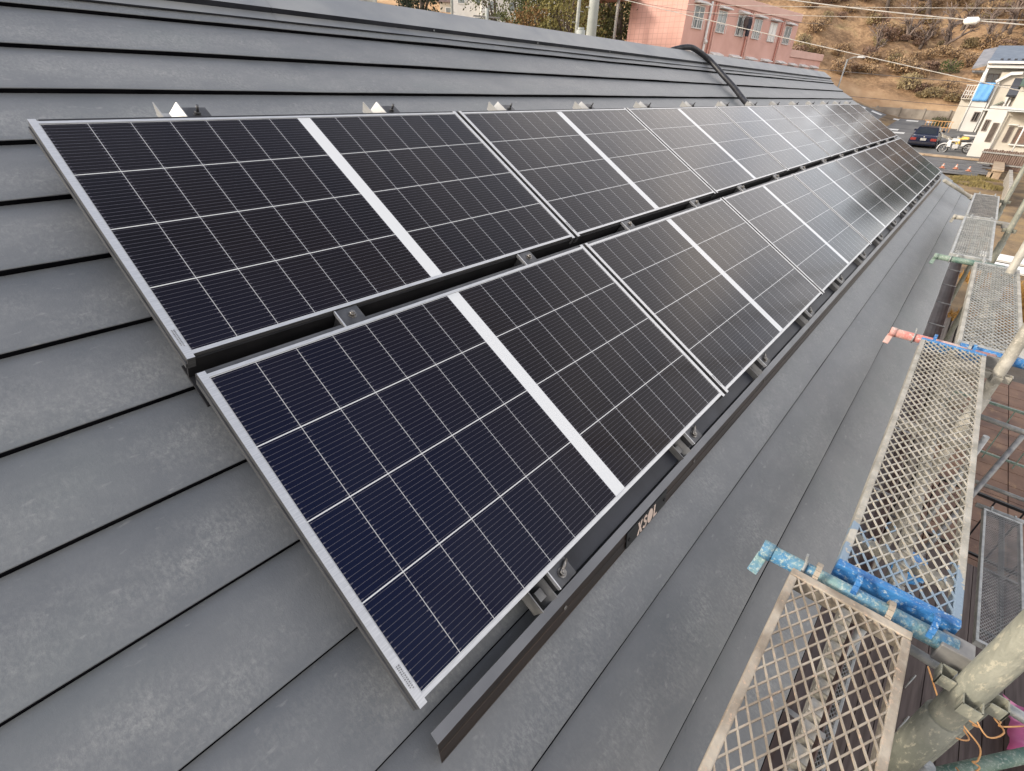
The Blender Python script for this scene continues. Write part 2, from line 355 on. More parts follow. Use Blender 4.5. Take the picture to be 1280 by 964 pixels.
xs = [-300, -120, -60, -30, -15, -5, 0, 5, 9, 14, 18, 22, 26, 30, 33, 38, 42, 45.9, 46.15, 50, 54, 57, 61, 66]+[68+1.5*i for i in range(60)]+[165, 190, 230, 300, 420, 600]
ys = [-400, -250, -150, -100, -70, -50, -35, -25]+[-20+1.5*i for i in range(60)]+[75, 85, 100, 120, 150, 190, 240, 320, 450]
g = MB()
g.v = [(x, y, ground_z(x, y)) for x in xs for y in ys]; ny = len(ys); g.sm = True
for i in range(len(xs)-1):
    for j in range(ny-1): g.face((i*ny+j, (i+1)*ny+j, (i+1)*ny+j+1, i*ny+j+1))
tag(g.build('ground', rough_mat_ground()), kind='structure')

asph = mat('worn asphalt', (.105, .105, .105), (.17, .168, .162), 1.2, .85, bump=.3, bscale=30)
road = MB()
ry = [-30+2*i for i in range(32)]
for i in range(len(ry)-1):
    for a, b in ((46.6, 50), (50, 54), (54, 57), (57, 61), (61, 65.6)):
        y0, y1 = ry[i], ry[i+1]
        road.quad((a, y0, ground_z(a, y0)+.02), (b, y0, ground_z(b, y0)+.02), (b, y1, ground_z(b, y1)+.02), (a, y1, ground_z(a, y1)+.02))
tag(road.build('road', asph), kind='structure')
wp = mat('road paint', (.62, .61, .57), (.78, .77, .73), 4, .7)
mk = MB()
def dash(x, y, dx, dy):
    q = [(x, y), (x+dx, y), (x+dx, y+dy), (x, y+dy)]
    mk.quad(*[(a, b, ground_z(a, b)+.027) for a, b in q])
for i in range(-6, 9): dash(64.0, 2.4+i*1.55, .8, .95)
for y in (6.3, 5.1, 2.0): dash(57.4, y-.6, .8, 1.0)
for y in (4.4, 1.5): dash(55.6, y-.6, .9, 1.1)
for i in range(5): dash(57.4, -1.0-i*1.8, .8, 1.0)
tag(mk.build('road_markings', wp), kind='structure')

# ------------------------------------------------------------------ the house under the panels
UE0, UE1 = -3.2, 11.62                                # near and far end of the roof
house = tag(empty('house', (4, 1, -4.7)), 'low house carrying the grey metal roof under the solar panels', 'house')
VK = [-1.06]+[-.776+.2255*k for k in range(14)]+[2.372]
rf = MB(); rf.sm = True
NX = 120
for k in range(len(VK)-1):
    va, vb = VK[k], VK[k+1]
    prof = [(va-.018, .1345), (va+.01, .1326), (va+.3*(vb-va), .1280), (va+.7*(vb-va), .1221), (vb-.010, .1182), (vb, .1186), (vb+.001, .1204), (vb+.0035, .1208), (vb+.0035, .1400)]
    b = len(rf.v)
    for i in range(NX+1):
        x = UE0+(UE1-UE0)*i/NX
        for j, (v, w) in enumerate(prof):
            e = .0011*math.sin(x*2.1+k*2.3)+.0008*math.sin(x*5.3+k*1.1)+.0005*math.sin(x*11.7+k*4)
            if 1 < j < 7: w += e*(1 if j > 3 else 2.0)
            rf.v.append(tuple(uvw(x, v, w)))
    q = len(prof)
    for i in range(NX):
        for j in range(q-1):
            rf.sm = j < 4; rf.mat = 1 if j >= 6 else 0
            rf.face((b+i*q+j, b+(i+1)*q+j, b+(i+1)*q+j+1, b+i*q+j+1))
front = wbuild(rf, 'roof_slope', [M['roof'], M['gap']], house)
rd = uvw(0, -1.06, .134)                              # ridge line
bk = MB()
for k in range(14):                                   # the far slope, same courses
    y0, y1 = rd.y+CT*.235*k, rd.y+CT*.235*(k+1); z0, z1 = rd.z-ST*.235*k-.01, rd.z-ST*.235*(k+1)
    bk.hexa([(UE0, y0, z0-.05), (UE1, y0, z0-.05), (UE1, y1, z1-.05), (UE0, y1, z1-.05), (UE0, y0, z0), (UE1, y0, z0), (UE1, y1, z1+.012), (UE0, y1, z1+.012)])
wbuild(bk, 'roof_slope', M['roof'], house)
# ridge capping: flange, upstand coloured dark for the shade on it, pale top
rc = MB()
p_f = [(-.825, .1165), (-.825, .112), (-.878, .1095)]
for x0, x1 in ((UE0-.02, 1.1), (1.1, 4.9), (4.9, 8.6), (8.6, UE1+.02)):
    rc.mat = 1; e = .0015
    rc.quad(uvw(x0, -.825, .117), uvw(x1-e, -.825, .117), uvw(x1-e, -.825, .1115), uvw(x0, -.825, .1115))
    rc.mat = 0; rc.quad(uvw(x0, -.825, .1115), uvw(x1-e, -.825, .1115), uvw(x1-e, -.879, .1095), uvw(x0, -.879, .1095))
    rc.mat = 1; rc.quad(uvw(x0, -.877, .111), uvw(x1-e, -.877, .111), uvw(x1-e, -.872, .086), uvw(x0, -.872, .086))
    rc.mat = 0; rc.quad(uvw(x0, -.872, .086), uvw(x1-e, -.872, .086), uvw(x1-e, -1.052, .082), uvw(x0, -1.052, .082))
    a = uvw(x0, -1.052, .082); b = uvw(x1-e, -1.052, .082)
    rc.quad(a, b, b+Vector((0, .17, -.10)), a+Vector((0, .17, -.10)))
    a2 = a+Vector((0, .17, -.10)); b2 = b+Vector((0, .17, -.10)); rc.quad(a2, b2, b2+Vector((0, .02, -.05)), a2+Vector((0, .02, -.05)))
    for q in (0.25, .5, .75):                         # nail heads on the upstand
        c = uvw(x0+(x1-x0)*q, -.873, .098); rc.mat = 0; rc.tube([c, c+Vector((0, -.004, -.001))], .005, 6)
wbuild(rc, 'ridge_cap', [M['ridge'], M['dark_sheet']], house)
wl = MB(); ey = uvw(0, 2.36, .12).y
by = 2*rd.y-ey
wl.box(UE0+.5, UE1-.35, ey+.55, by-.55, -4.7, -1.32)
for x in (UE0+.5, UE1-.35):                           # gable triangles
    wl.poly([(x, ey+.55, -1.32), (x, by-.55, -1.32), (x, rd.y, rd.z-.16)], (-.12 if x > 0 else .12, 0, 0))
wbuild(wl, 'wall', M['wall'], house)
sf = MB(); ez = uvw(0, 2.36, .14).z
sf.box(UE0+.02, UE1-.02, ey+.02, ey+.06, ez-.17, ez-.012); sf.box(UE0+.02, UE1-.02, ey+.06, ey+.56, ez-.17, ez-.155)
wbuild(sf, 'eaves_board', M['gutter'], house)
for x in (UE0-.012, UE1-.012):                        # verge boards down both gable ends
    for s in (1, -1):
        vg = MB(); e0 = Vector((x, rd.y, rd.z-.085)); e1 = Vector((x, rd.y-s*(rd.y-ey), ez-.085))
        vg.bar(e0, e1, .024, .14, (0, s*ST, CT)); wbuild(vg, 'verge_board', M['ridge'], house)
gt = MB(); gp = []
for i in range(9):
    t = math.pi*i/8; gp.append((ey-.062-.058*math.cos(t), ez-.045-.058*math.sin(t)))
gp2 = [(ey-.062-.054*math.cos(math.pi*i/8), ez-.045-.054*math.sin(math.pi*i/8)) for i in range(8, -1, -1)]
gt.extr(gp+gp2, UE0, UE1+.02)
gut = wbuild(gt, 'gutter', M['gutter'], house)
for i in range(24):
    x = UE0+.3+.62*i; hk = MB()
    hk.bar((x, ey+.015, ez-.035), (x, ey-.125, ez-.040), .016, .004); hk.bar((x, ey-.122, ez-.042), (x, ey-.122, ez-.075), .016, .004, (0, 1, 0))
    wbuild(hk, 'gutter_bracket', M['rust'], gut)

# ------------------------------------------------------------------ solar panels: two rows of seven
def make_panel():
    root = empty('solar_panel', (0, 0, 0), ROOFROT)
    fr = MB(); T = .036; a, b = .0165, .0095           # frame depth, width of the short and long rails
    def rail(x0, x1, y0, y1):
        fr.mat = 0; fr.quad((x0, y0, 0), (x1, y0, 0), (x1, y1, 0), (x0, y1, 0))
        fr.mat = 1
        fr.quad((x0, y0, -T), (x1, y0, -T), (x1, y0, -.0005), (x0, y0, -.0005)); fr.quad((x1, y0, -T), (x1, y1, -T), (x1, y1, -.0005), (x1, y0, -.0005))
        fr.quad((x1, y1, -T), (x0, y1, -T), (x0, y1, -.0005), (x1, y1, -.0005)); fr.quad((x0, y1, -T), (x0, y0, -T), (x0, y0, -.0005), (x0, y1, -.0005))
        fr.quad((x0, y1, -T), (x1, y1, -T), (x1, y0, -T), (x0, y0, -T))
        fr.mat = 0
        for (p, q) in (((x0, y0), (x1, y0)), ((x1, y0), (x1, y1)), ((x1, y1), (x0, y1)), ((x0, y1), (x0, y0))):
            fr.quad((*p, -.0005), (*q, -.0005), (*q, 0), (*p, 0))
    rail(0, a, -PH-.009, .009); rail(PW-a, PW, -PH-.009, .009)         # short rails run past the corners
    rail(a, PW-a, -b, 0); rail(a, PW-a, -PH, -PH+b)
    # step of the side rail profile
    fr.mat = 1; fr.box(-.0035, -.0003, -PH-.007, .007, -T, -T+.017); fr.box(PW+.0003, PW+.0035, -PH-.007, .007, -T, -T+.017)
    fr.build('frame', [M['silver'], M['frame_side']], root)
    gl = MB(); gl.quad((a, -PH+b, -.0018), (PW-a, -PH+b, -.0018), (PW-a, -b, -.0018), (a, -b, -.0018))
    gl.build('glass', M['cell'], root)
    bs = MB(); bs.box(a, PW-a, -PH+b, -b, -.012, -.006); bs.build('back_sheet', M['black'], root)
    mkr = MB(); q = random.Random(3)
    for r_ in range(2):                                # serial number too small to read
        y = -PH+.075
        while y > -PH+.028:
            h = q.uniform(.0015, .0035); mkr.box(.0045+r_*.0045, .0045+r_*.0045+.0030, y-h, y, .0001, .0004); y -= h+.0016
    mkr.build('serial_mark', mat('grey print', (.16, .16, .16), (.25, .25, .25), 50, .7), root)
    return root
proto = make_panel(); first = True
for row in range(2):
    for k in range(7):
        o = proto if first else dup(proto); first = False
        o.location = rp(k*PITCH, row*(PH+GAP), 0)
        rn = ('upper', 'lower')[row]
        where = {0: ', nearest the camera', 6: ', the farthest'}.get(k, '')
        extra = {(0, 0): 'dark framed solar panel at the near end of the upper row', (1, 0): 'large foreground solar panel with blue cells at the near end of the lower row'}.get((row, k))
        tag(o, extra or 'silver framed solar panel, %s of seven in the %s row%s' % (ORD[k], rn, where), 'solar panel', 'solar panels in two rows on the roof')

# mounts: white rail ends with a dark clamp above the upper row, clamps in the gap, open rail ends along the bottom
OFF = (.395, 1.142)
def rail_channel(mb, x0, x1, y0, y1, zb, h, t=.003):
    mb.box(x0+.006, x1-.020, y0, y1, zb, zb+t)
    for s, x in ((1, x0), (-1, x1)):
        mb.hexa([(x+.007, y0, zb+t), (x+.007+t, y0, zb+t), (x+.007+t, y1, zb+t), (x+.007, y1, zb+t), (x, y0, zb+h), (x+t, y0, zb+h), (x+t, y1, zb+h), (x, y1, zb+h)]) if s > 0 else \
        mb.hexa([(x-.022-t, y0, zb+t), (x-.022, y0, zb+t), (x-.022, y1, zb+t), (x-.022-t, y1, zb+t), (x-t, y0, zb+h), (x, y0, zb+h), (x, y1, zb+h), (x-t, y1, zb+h)])
def bolt_mb(c, h=.022):
    b = MB(); x, y, z = c
    b.tube([(x, y, z), (x, y, z+.0025)], .0125, 12); b.tube([(x, y, z+.0025), (x, y, z+.010)], .0085, 6); b.tube([(x, y, z+.010), (x, y, z+h)], .0042, 8)
    return b
def make_top_mount():
    r = empty('mounting_bracket', (0, 0, 0), ROOFROT)
    m = MB(); rail_channel(m, -.072, -.004, -.10, .128, -.074, .040); m.box(-.050, -.022, -.10, .05, -.071, -.056); m.build('rail_end', M['zinc'], r)
    c = MB(); c.box(-.004, .068, .012, .105, -.044, -.036); c.box(.004, .060, .014, .095, -.085, -.044); c.build('clamp_plate', M['plate'], r, .0015)
    bolt_mb((.030, .070, -.036), .030).build('bolt', M['plate'], r); return r
def make_gap_mount():
    r = empty('mounting_clamp', (0, 0, 0), ROOFROT)
    c = MB(); c.box(-.030, .034, -GAP+.002, -.002, -.008, -.003); c.box(-.030, .034, -GAP+.018, -.008, -.072, -.010); c.build('clamp_plate', M['plate'], r, .001)
    e = MB(); e.box(-.0345, -.0305, -GAP+.002, -.002, -.014, -.003); e.build('plate_edge', M['silver'], r)
    bolt_mb((.006, -.028, -.004), .014).build('bolt', M['bolt'], r); return r
def make_low_mount():
    r = empty('rail_end_clamp', (0, 0, 0), ROOFROT)
    m = MB(); rail_channel(m, -.060, -.004, -.062, .08, -.095, .055); m.box(-.040, -.018, -.045, -.02, -.090, -.055); m.build('rail_end', M['rust'], r)
    c = MB(); c.box(.000, .062, -.050, -.001, -.020, -.012); c.box(.000, .062, -.048, -.003, -.08, -.022); c.build('clamp_plate', M['plate'], r, .001)
    e = MB(); e.box(-.0035, -.0005, -.050, -.001, -.022, -.010); e.build('plate_edge', M['silver'], r)
    b = bolt_mb((.028, -.026, -.012), .012); b.tube([(.030, -.022, -.004), (.058, -.010, -.006)], .004, 6); b.build('bolt', M['bolt'], r); return r
side = ('left', 'right')
protos = {}
for kind, mk_, vv, lab, cat, grp in (
        ('t', make_top_mount, 0.0, 'white rail bracket with black bolt above the %s half of the %s upper panel', 'bracket', 'white rail brackets along the top of the panels'),
        ('g', make_gap_mount, PH, 'dark bolted clamp in the black gap below the %s half of the %s upper panel', 'clamp', 'clamps in the gap between the panel rows'),
        ('l', make_low_mount, 2*PH+GAP, 'open rail end and bolt below the %s half of the %s lower row panel', 'clamp', 'rail end clamps along the lower edge of the panels')):
    pr = None
    for k in range(7):
        for h in range(2):
            o = mk_() if pr is None else dup(pr)
            if pr is None: pr = o
            o.location = rp(k*PITCH+OFF[h], vv, 0)
            tag(o, lab % (side[h], ORD[k]), cat, grp)
# black rails under the gap and beneath the panels, so the gap reads as a dark slot
UEND = 7*PITCH-.02
bo = empty('support_rail', rp(.0, PH, 0), ROOFROT)
bar = MB(); bar.box(0, UEND, -GAP-.03, .03, -.084, -.076); bar.box(0, UEND, -.006, -.0005, -.076, -.012); bar.build('web', M['black'], bo)
bar = MB(); bar.box(0, UEND, -GAP+.0005, -GAP+.016, -.012, -.009); bar.box(0, UEND, -GAP+.0135, -GAP+.016, -.05, -.0125); bar.build('lip', M['frame_side'], bo)
tag(bo, 'long black support rail lying deep in the gap between the two panel rows', 'rail')
tr_ = MB(); tr_.box(.022, UEND-.02, .0015, .0135, -.022, -.0045); to_ = tr_.build('cover_rail', M['black']); to_.location = rp(0, 0, 0); to_.rotation_euler = ROOFROT
tag(to_, 'thin black cover rail along the top edge of the upper panel row', 'rail')
# cover strip along the lower edge
sk = empty('cover_strip', rp(0, 2*PH+GAP, 0), ROOFROT)
tag(sk, 'long dark brown cover strip along the lower edge of the solar panels', 'cover strip')
V0 = 2*PH+GAP
A, B, Cc = (-(1.722-V0), -.056), (-(1.746-V0), -.060), (-(1.786-V0), -.1135)
def strip(p, q, x0, x1, t, m):
    dy, dz = q[0]-p[0], q[1]-p[1]; l = math.hypot(dy, dz); ny_, nz_ = dz/l*t, -dy/l*t
    if nz_ > 0: ny_, nz_ = -ny_, -nz_
    return [(p[0], p[1]), (q[0], q[1]), (q[0]+ny_, q[1]+nz_), (p[0]+ny_, p[1]+nz_)]
ip = MB(); ip.box(.43, UEND, -.057, -.003, -.075, -.066); ip.build('inner_plate', M['dark_sheet'], sk)
s1 = MB(); s1.extr(strip(A, B, 0, 1, .0018, 0), .005, UEND+.02); s1.build('top_flange', M['slate'], sk)
s2 = MB(); s2.extr(strip(B, Cc, 0, 1, .0018, 0), .005, UEND+.02)
for t in (.42, .93):                                    # pressed ribs along the face
    y, z = B[0]+(Cc[0]-B[0])*t, B[1]+(Cc[1]-B[1])*t
    s2.tube([(.005, y, z), (UEND+.02, y, z)], .0012, 6)
s2.build('front_face', M['brown'], sk)
for k in range(14):
    y, z = B[0]+(Cc[0]-B[0])*.30, B[1]+(Cc[1]-B[1])*.30; x = (k//2)*PITCH+OFF[k % 2]+.015
    sc = MB(); nrm = Vector((0, -.80, .60)); c = Vector((x, y, z)); sc.tube([c, c+nrm*.003], .006, 8); sc.build('screw', M['bolt'], sk)
nm = MB(); dv = Vector((0, Cc[0]-B[0], Cc[1]-B[1])); fl = dv.length; dv.normalize(); fn = Vector((0, dv.z, -dv.y)); fn = fn if fn.z > 0 else -fn
def fp(u, t, h): return Vector((u, B[0], B[1]))+dv*(t*fl)+fn*h      # point on the strip's face
nm.poly([fp(.700, .02, .0015), fp(.945, .02, .0015), fp(.945, .90, .0015), fp(.700, .90, .0015)], fn*.0025)
npl = nm.build('name_plate', mat('black plate', (.010, .011, .011), (.018, .019, .019), 20, .4), sk)
tx = MB()
def lp(x, y): return fp(.762+x*.118, .84-y*.72, .0042)
def lpoly(pts): tx.poly([lp(x, y) for x, y in pts], fn*.0008)
lpoly([(0, 1), (.075, 1), (.115, .62), (.16, 1), (.23, 1), (.155, .50), (.24, 0), (.165, 0), (.115, .36), (.065, 0), (-.01, 0), (.078, .50)])
S = []                                                  # a bold S as a ribbon
cen = [(.455, .80), (.40, .91), (.345, .90), (.315, .74), (.345, .58), (.41, .48), (.445, .32), (.42, .12), (.36, .08), (.29, .20)]
for i in range(len(cen)-1):
    (x0, y0), (x1, y1) = cen[i], cen[i+1]; dx, dy = x1-x0, (y1-y0)*.35; l = math.hypot(dx, dy) or 1; w_ = .030
    ox, oy = -dy/l*w_, dx/l*w_/.35
    ex_, ey_ = dx/l*.010, dy/l*.010/.35
    lpoly([(x0-ox-ex_, y0-oy-ey_), (x1-ox+ex_, y1-oy+ey_), (x1+ox+ex_, y1+oy+ey_), (x0+ox-ex_, y0+oy-ey_)])
lpoly([(.64+.14*math.cos(2*math.pi*i/28), .5+.54*math.sin(2*math.pi*i/28)) for i in range(28)])
lpoly([(.83, 1), (.90, 1), (.90, .16), (1.02, .16), (1.02, 0), (.83, 0)])
tx.build('lettering', M['letter'], npl)
for u in (.715, .930):
    c = fp(u, .5, .004); q = MB(); q.tube([c, c+fn*.003], .006, 8); q.build('screw', M['black'], npl)
# black conduit from under the panels over the ridge
cd = MB(); path = [rp(5.42, .10, -.06), rp(5.52, -.02, -.06), rp(5.68, -.22, -.075), rp(5.80, -.42, -.072), rp(5.88, -.60, -.072), rp(5.93, -.76, -.065), rp(5.95, -.88, -.060), rp(5.88, -.98, -.052), rp(5.74, -1.06, -.050)]
pe = path[-1]; path += [pe+Vector((-.16, .10, -.03)), pe+Vector((-.30, .26, -.12)), pe+Vector((-.38, .5, -.26)), pe+Vector((-.42, 1.2, -.66))]
def smooth(pts, n=8):
    out = []; P = [pts[0]]+list(pts)+[pts[-1]]
    for i in range(1, len(P)-2):
        for k in range(n):
            t = k/n; a, b, c, d = (Vector(q) for q in P[i-1:i+3])
            out.append(.5*((2*b)+(c-a)*t+(2*a-5*b+4*c-d)*t*t+(3*b-a-3*c+d)*t**3))
    return out+[Vector(pts[-1])]
sp_ = smooth(path, 14); cd.tube(sp_, [.026+.0016*(i % 2) for i in range(len(sp_))], 12)
tag(cd.build('conduit', M['conduit']), 'black corrugated conduit running over the roof ridge to the panels', 'conduit')

# ------------------------------------------------------------------ scaffold
PZ = -.88
def clipbar(mb, p0, d, x0, x1, y0, y1, z, w, h):
    t0, t1 = -1e9, 1e9
    for pc, dc, lo, hi in ((p0[0], d[0], x0, x1), (p0[1], d[1], y0, y1)):
        if abs(dc) < 1e-9: continue
        a, b = (lo-pc)/dc, (hi-pc)/dc
        t0, t1 = max(t0, min(a, b)), min(t1, max(a, b))
    if t1-t0 > .006: mb.bar((p0[0]+d[0]*t0, p0[1]+d[1]*t0, z), (p0[0]+d[0]*t1, p0[1]+d[1]*t1, z), w, h)
def make_plank(length, width, mesh_m, rim_m, rib_m, end_m, pu=.053, pv=.0285, strand=.0034, hooks=True, split_blue=False):
    """expanded-metal scaffold plank; local x along it, y across from 0 to -width, z=0 the walking surface"""
    r = empty('scaffold_plank')
    w = .018
    for ya in (-w, -width):
        rim = MB(); rim.box(.0125, length-.0125, ya, ya+w, -.040, .002); rim.build('side_rail', rim_m, r, .003)
    for e in (0, length):
        en = MB(); en.box(e-.012, e+.012, -width, 0, -.045, .0035); en.build('end_rail', end_m, r, .003)
    ms = MB(); n = int(length/pu+width/pv)+3
    for s in (1, -1):
        for i in range(-int(width/pv)-2, int(length/pu)+int(width/pv)+3):
            clipbar(ms, (i*pu, -width if s > 0 else 0.0), (pu/2, s*pv/2), .012, length-.012, -width+w*.7, -w*.7, -.0015+(s*.0004), strand, .0045)
    ms.build('mesh_deck', mesh_m, r)
    rb = MB(); c = -width*.52
    nseg = int(length/pu)
    for i in range(nseg):                               # pressed centre rib, knobbly
        x = i*length/nseg; rb.hexa([(x, c-.014, -.030), (x+.8*pu, c-.014, -.030), (x+.8*pu, c+.014, -.030), (x, c+.014, -.030), (x+.10*pu, c-.012, -.0055), (x+.7*pu, c-.012, -.0075), (x+.7*pu, c+.012, -.0075), (x+.10*pu, c+.012, -.0055)])
    rb.box(.012, length-.012, c-.015, c+.015, -.036, -.029)
    rb.build('centre_rib', rib_m, r)
    for q in (.08, .5):
        cs = MB(); cs.box(q*length-.012, q*length+.012, -width+w, -w, -.036, -.012); cs.build('cross_brace', rib_m, r)
    if hooks:
        for e, s in ((0, -1), (length, 1)):
            for y in (-.050, -width+.050):
                hk = MB(); pts = []
                for i in range(9):
                    a = R(-10+i*24); pts.append((e+s*(.012+.030-.030*math.cos(a)), y, -.016+.036*math.sin(a)))
                for i in range(8):
                    a, b = Vector(pts[i]), Vector(pts[i+1]); hk.bar(a, b, .012, .005, (b-a).cross(Vector((0, 1, 0))))
                hk.build('hook', end_m, r)
    return r
spec = [  # x0, y0, mesh, rim, rib, end, label
    (-.985, -1.865, 'tan', 'tan', 'cream', 'tan', 'tan paint splashed mesh scaffold plank nearest the camera'),
    (.960, -1.947, 'cblue', 'cblue', 'cream', 'blue', 'cream mesh scaffold plank with a blue painted near end'),
    (2.895, -2.085, 'tin', 'cream', 'cream', 'tin', 'third mesh scaffold plank, set further out from the eaves'),
    (4.880, -1.925, 'tin', 'tin', 'tin', 'tin', 'silver mesh scaffold plank with white splashes beyond the green tube'),
    (6.835, -1.932, 'rust', 'tin', 'tan', 'tin', 'farthest scaffold plank with brownish mesh at the end of the eaves'),
]
for x0, y0, a, b, c, d, lab in spec:
    p = make_plank(1.829, .255, M[a], M[b], M[c], M[d]); p.location = (x0, y0, PZ)
    tag(p, lab, 'scaffold plank', 'scaffold planks along the eaves')
lw = make_plank(1.55, .25, M['rust'], M['tin'], M['tin'], M['tin'], pu=.034, pv=.0185, strand=.0038); lw.location = (3.16, -2.975, -2.8)
tag(lw, 'grey fine mesh scaffold plank on the lower level beside the brown deck', 'scaffold plank')
lw2 = make_plank(1.829, .40, M['rust'], M['tin'], M['tin'], M['tin'], pu=.034, pv=.0185, strand=.0038); lw2.location = (1.02, -2.02, -2.8)
tag(lw2, 'grey mesh plank on the lower level seen through the deck of the second plank', 'scaffold plank')

def transom(x, y0, y1, m, label, z=PZ-.026, r=.0215, wedge=True, name='scaffold_tube', skew=0):
    t = empty(name, (x, y0, z)); tag(t, label, 'tube')
    b = MB(); b.tube([(0, 0, 0), (skew, y1-y0, 0)], r, 16)
    b.tube([(0, .0, 0), (0, .028, 0)], r+.003, 16)
    b.build('tube', M[m], t)
    if wedge:
        w = MB(); w.bar((-.006, .018, -.012), (-.050, .024, -.050), .026, .006, (.63, 0, -.77)); w.build('wedge', M[m], t, .0015)
        c = MB(); c.ring((0, -.075, 0), (0, 1, 0), r+.004, .004, 16, 5); c.bar((0, -.075, r), (.004, -.070, r+.028), .014, .005, (0, 1, 0)); c.build('clip', M['tin'], t)
    k = MB(); k.bar((skew, y1-y0+.03, -.012), (skew, y1-y0-.03, -.012), .05, .055); k.build('coupler', M['rust'], t, .003)
    return t
transom(.895, -1.812, -2.205, 'teal', 'blue and green paint flecked tube carrying the two nearest planks', skew=.012)
transom(2.842, -1.842, -2.24, 'red', 'red and pale painted tube at the far end of the second plank', skew=.012)
transom(4.795, -1.868, -2.26, 'green', 'green weathered tube between the third and fourth planks', skew=.02)
transom(6.790, -1.865, -2.27, 'cream', 'pale short tube between the fourth and fifth planks', skew=.02)
bl = MB(); bl.tube([(2.862, -2.10, PZ-.018), (2.878, -2.42, PZ-.024)], .023, 14)
tag(bl.build('scaffold_tube', M['blue']), 'bright blue short tube beside the red and pale tube', 'tube')
tf = MB(); tf.tube([rp(9.60, 1.775, .02), rp(10.02, 2.22, .02), rp(10.14, 2.36, .02)], .024, 12); tf.tube([rp(10.0, 2.20, .02), rp(10.05, 2.25, .02)], .032, 12)
tag(tf.build('scaffold_tube', M['cream']), 'white tube lying slantwise on the roof by the far end of the panels', 'tube')

def post(x, y, m, label, zb=-4.7, zt=1.6, r=.0243, cups=(-.93, .95), lean=0):
    p = empty('scaffold_post', (x, y, zb)); tag(p, label, 'scaffold post', 'upright scaffold posts')
    b = MB(); zj = PZ-.16
    b.tube([(0, 0, 0), (0, 0, zt-zb)], r, 16)
    b.tube([(0, 0, zj-zb-.30), (0, 0, zj-zb)], r+.006, 16)
    b.build('pole', M[m], p)
    for z in cups:
        c = MB()
        for k in range(4):
            a = k*math.pi/2; ca, sa = math.cos(a), math.sin(a)
            def q(d, s, h): return (ca*d-sa*s, sa*d+ca*s, z-zb+h)
            c.bar(q(r-.001, -.016, 0), q(r+.028, -.016, 0), .003, .032); c.bar(q(r-.001, .016, 0), q(r+.028, .016, 0), .003, .032); c.bar(q(r+.027, -.0175, 0), q(r+.027, .0175, 0), .003, .032)
        c.build('wedge_cup', M[m], p)
    ft = MB(); ft.box(-.07, .07, -.07, .07, 0, .008); ft.build('base_plate', M['tin'], p)
    return p
post(.838, -2.245, 'post', 'thick dirty pale post right beside the nearest plank', r=.030)
post(2.70, -2.262, 'cream', 'pale post beside the blue short tube')
post(4.60, -2.285, 'cream', 'cream post rising outside the third plank')
post(6.62, -2.30, 'post', 'grey post rising beside the fourth plank')
post(8.66, -2.26, 'post', 'farthest upright post at the end of the walkway')
# outer and lower scaffold members seen past the planks
def tube_thing(p0, p1, r, m, label):
    a = Vector(p0); t = MB(); t.tube([(0, 0, 0), Vector(p1)-a], r, 12)
    o = t.build('scaffold_tube', M[m]); o.location = a; tag(o, label, 'tube'); return o
tube_thing((4.40, -2.66, -2.02), (4.40, -2.66, -4.55), .021, 'tin', 'slim grey upright tube standing beyond the lower plank')
tube_thing((4.72, -2.58, -2.02), (4.60, -3.6, -2.02), .021, 'tin', 'level grey tube crossing the slim grey upright')
tube_thing((3.3, -2.50, -3.3), (6.2, -3.25, -1.9), .021, 'rust', 'dark slanting brace behind the slim grey upright')
tube_thing((5.10, -2.90, -2.8), (5.10, -4.4, -2.8), .018, 'tin', 'light lower handrail tube across the brown paving')
tube_thing((4.76, -2.93, -2.82), (4.79, -3.6, -2.82), .021, 'tin', 'grey tube carrying the far end of the lower plank')
tube_thing((1.78, -2.30, -1.82), (1.72, -3.25, -1.82), .021, 'tin', 'grey double rail tube running out from the near post')
tube_thing((1.76, -2.66, -1.85), (1.76, -2.66, -4.6), .021, 'post', 'stubby pale upright under the grey double rail')
tube_thing((1.40, -2.56, -1.95), (1.95, -3.05, -1.78), .024, 'green', 'dark green slanting tube in front of the pink sheet')
tube_thing((1.38, -2.52, -1.90), (1.38, -2.52, -4.6), .021, 'tin', 'grey upright at the lower end of the green slanting tube')
tube_thing((1.50, -2.60, -2.1), (1.30, -3.3, -2.1), .019, 'cream', 'pale lowest cross tube under the pink sheet')
tube_thing((.60, -2.34, -2.4), (.64, -2.36, -4.65), .017, 'tin', 'thin upright pole below the near plank')
bb = MB(); bb.tube([(0, 0, 0), (.02, .0, .09)], [.045, .038], 10); bb.tube([(-.05, 0, .045), (.06, .0, .05)], .018, 8); bb.box(-.03, .03, -.05, .05, .03, .06)
o = bb.build('tube_clamp', M['blue'], None, .004); o.location = (1.62, -2.20, -1.36); tag(o, 'blue tube clamp seen through the mesh of the blue ended plank', 'clamp')
tube_thing((1.63, -2.20, -1.40), (1.60, -2.12, -4.6), .021, 'tin', 'grey upright under the blue clamp below the second plank')
wr = MB(); rnd = random.Random(5)
for k in range(4):
    pts = [Vector((1.10+.02*k, -2.36-.01*k, -1.35))]
    for i in range(7): pts.append(pts[-1]+Vector((rnd.uniform(-.03, .05), rnd.uniform(-.05, .02), rnd.uniform(-.03, .012))))
    wr.tube(smooth(pts, 5), .0022, 6)
wr.tube([(1.06, -2.24, -1.15), (1.10, -2.36, -1.35)], .0022, 6)
tag(wr.build('tie_wire', mat('orange wire', (.42, .20, .07), (.55, .30, .12), 20, .5)), 'loose orange tie wire hanging from the near post', 'wire')

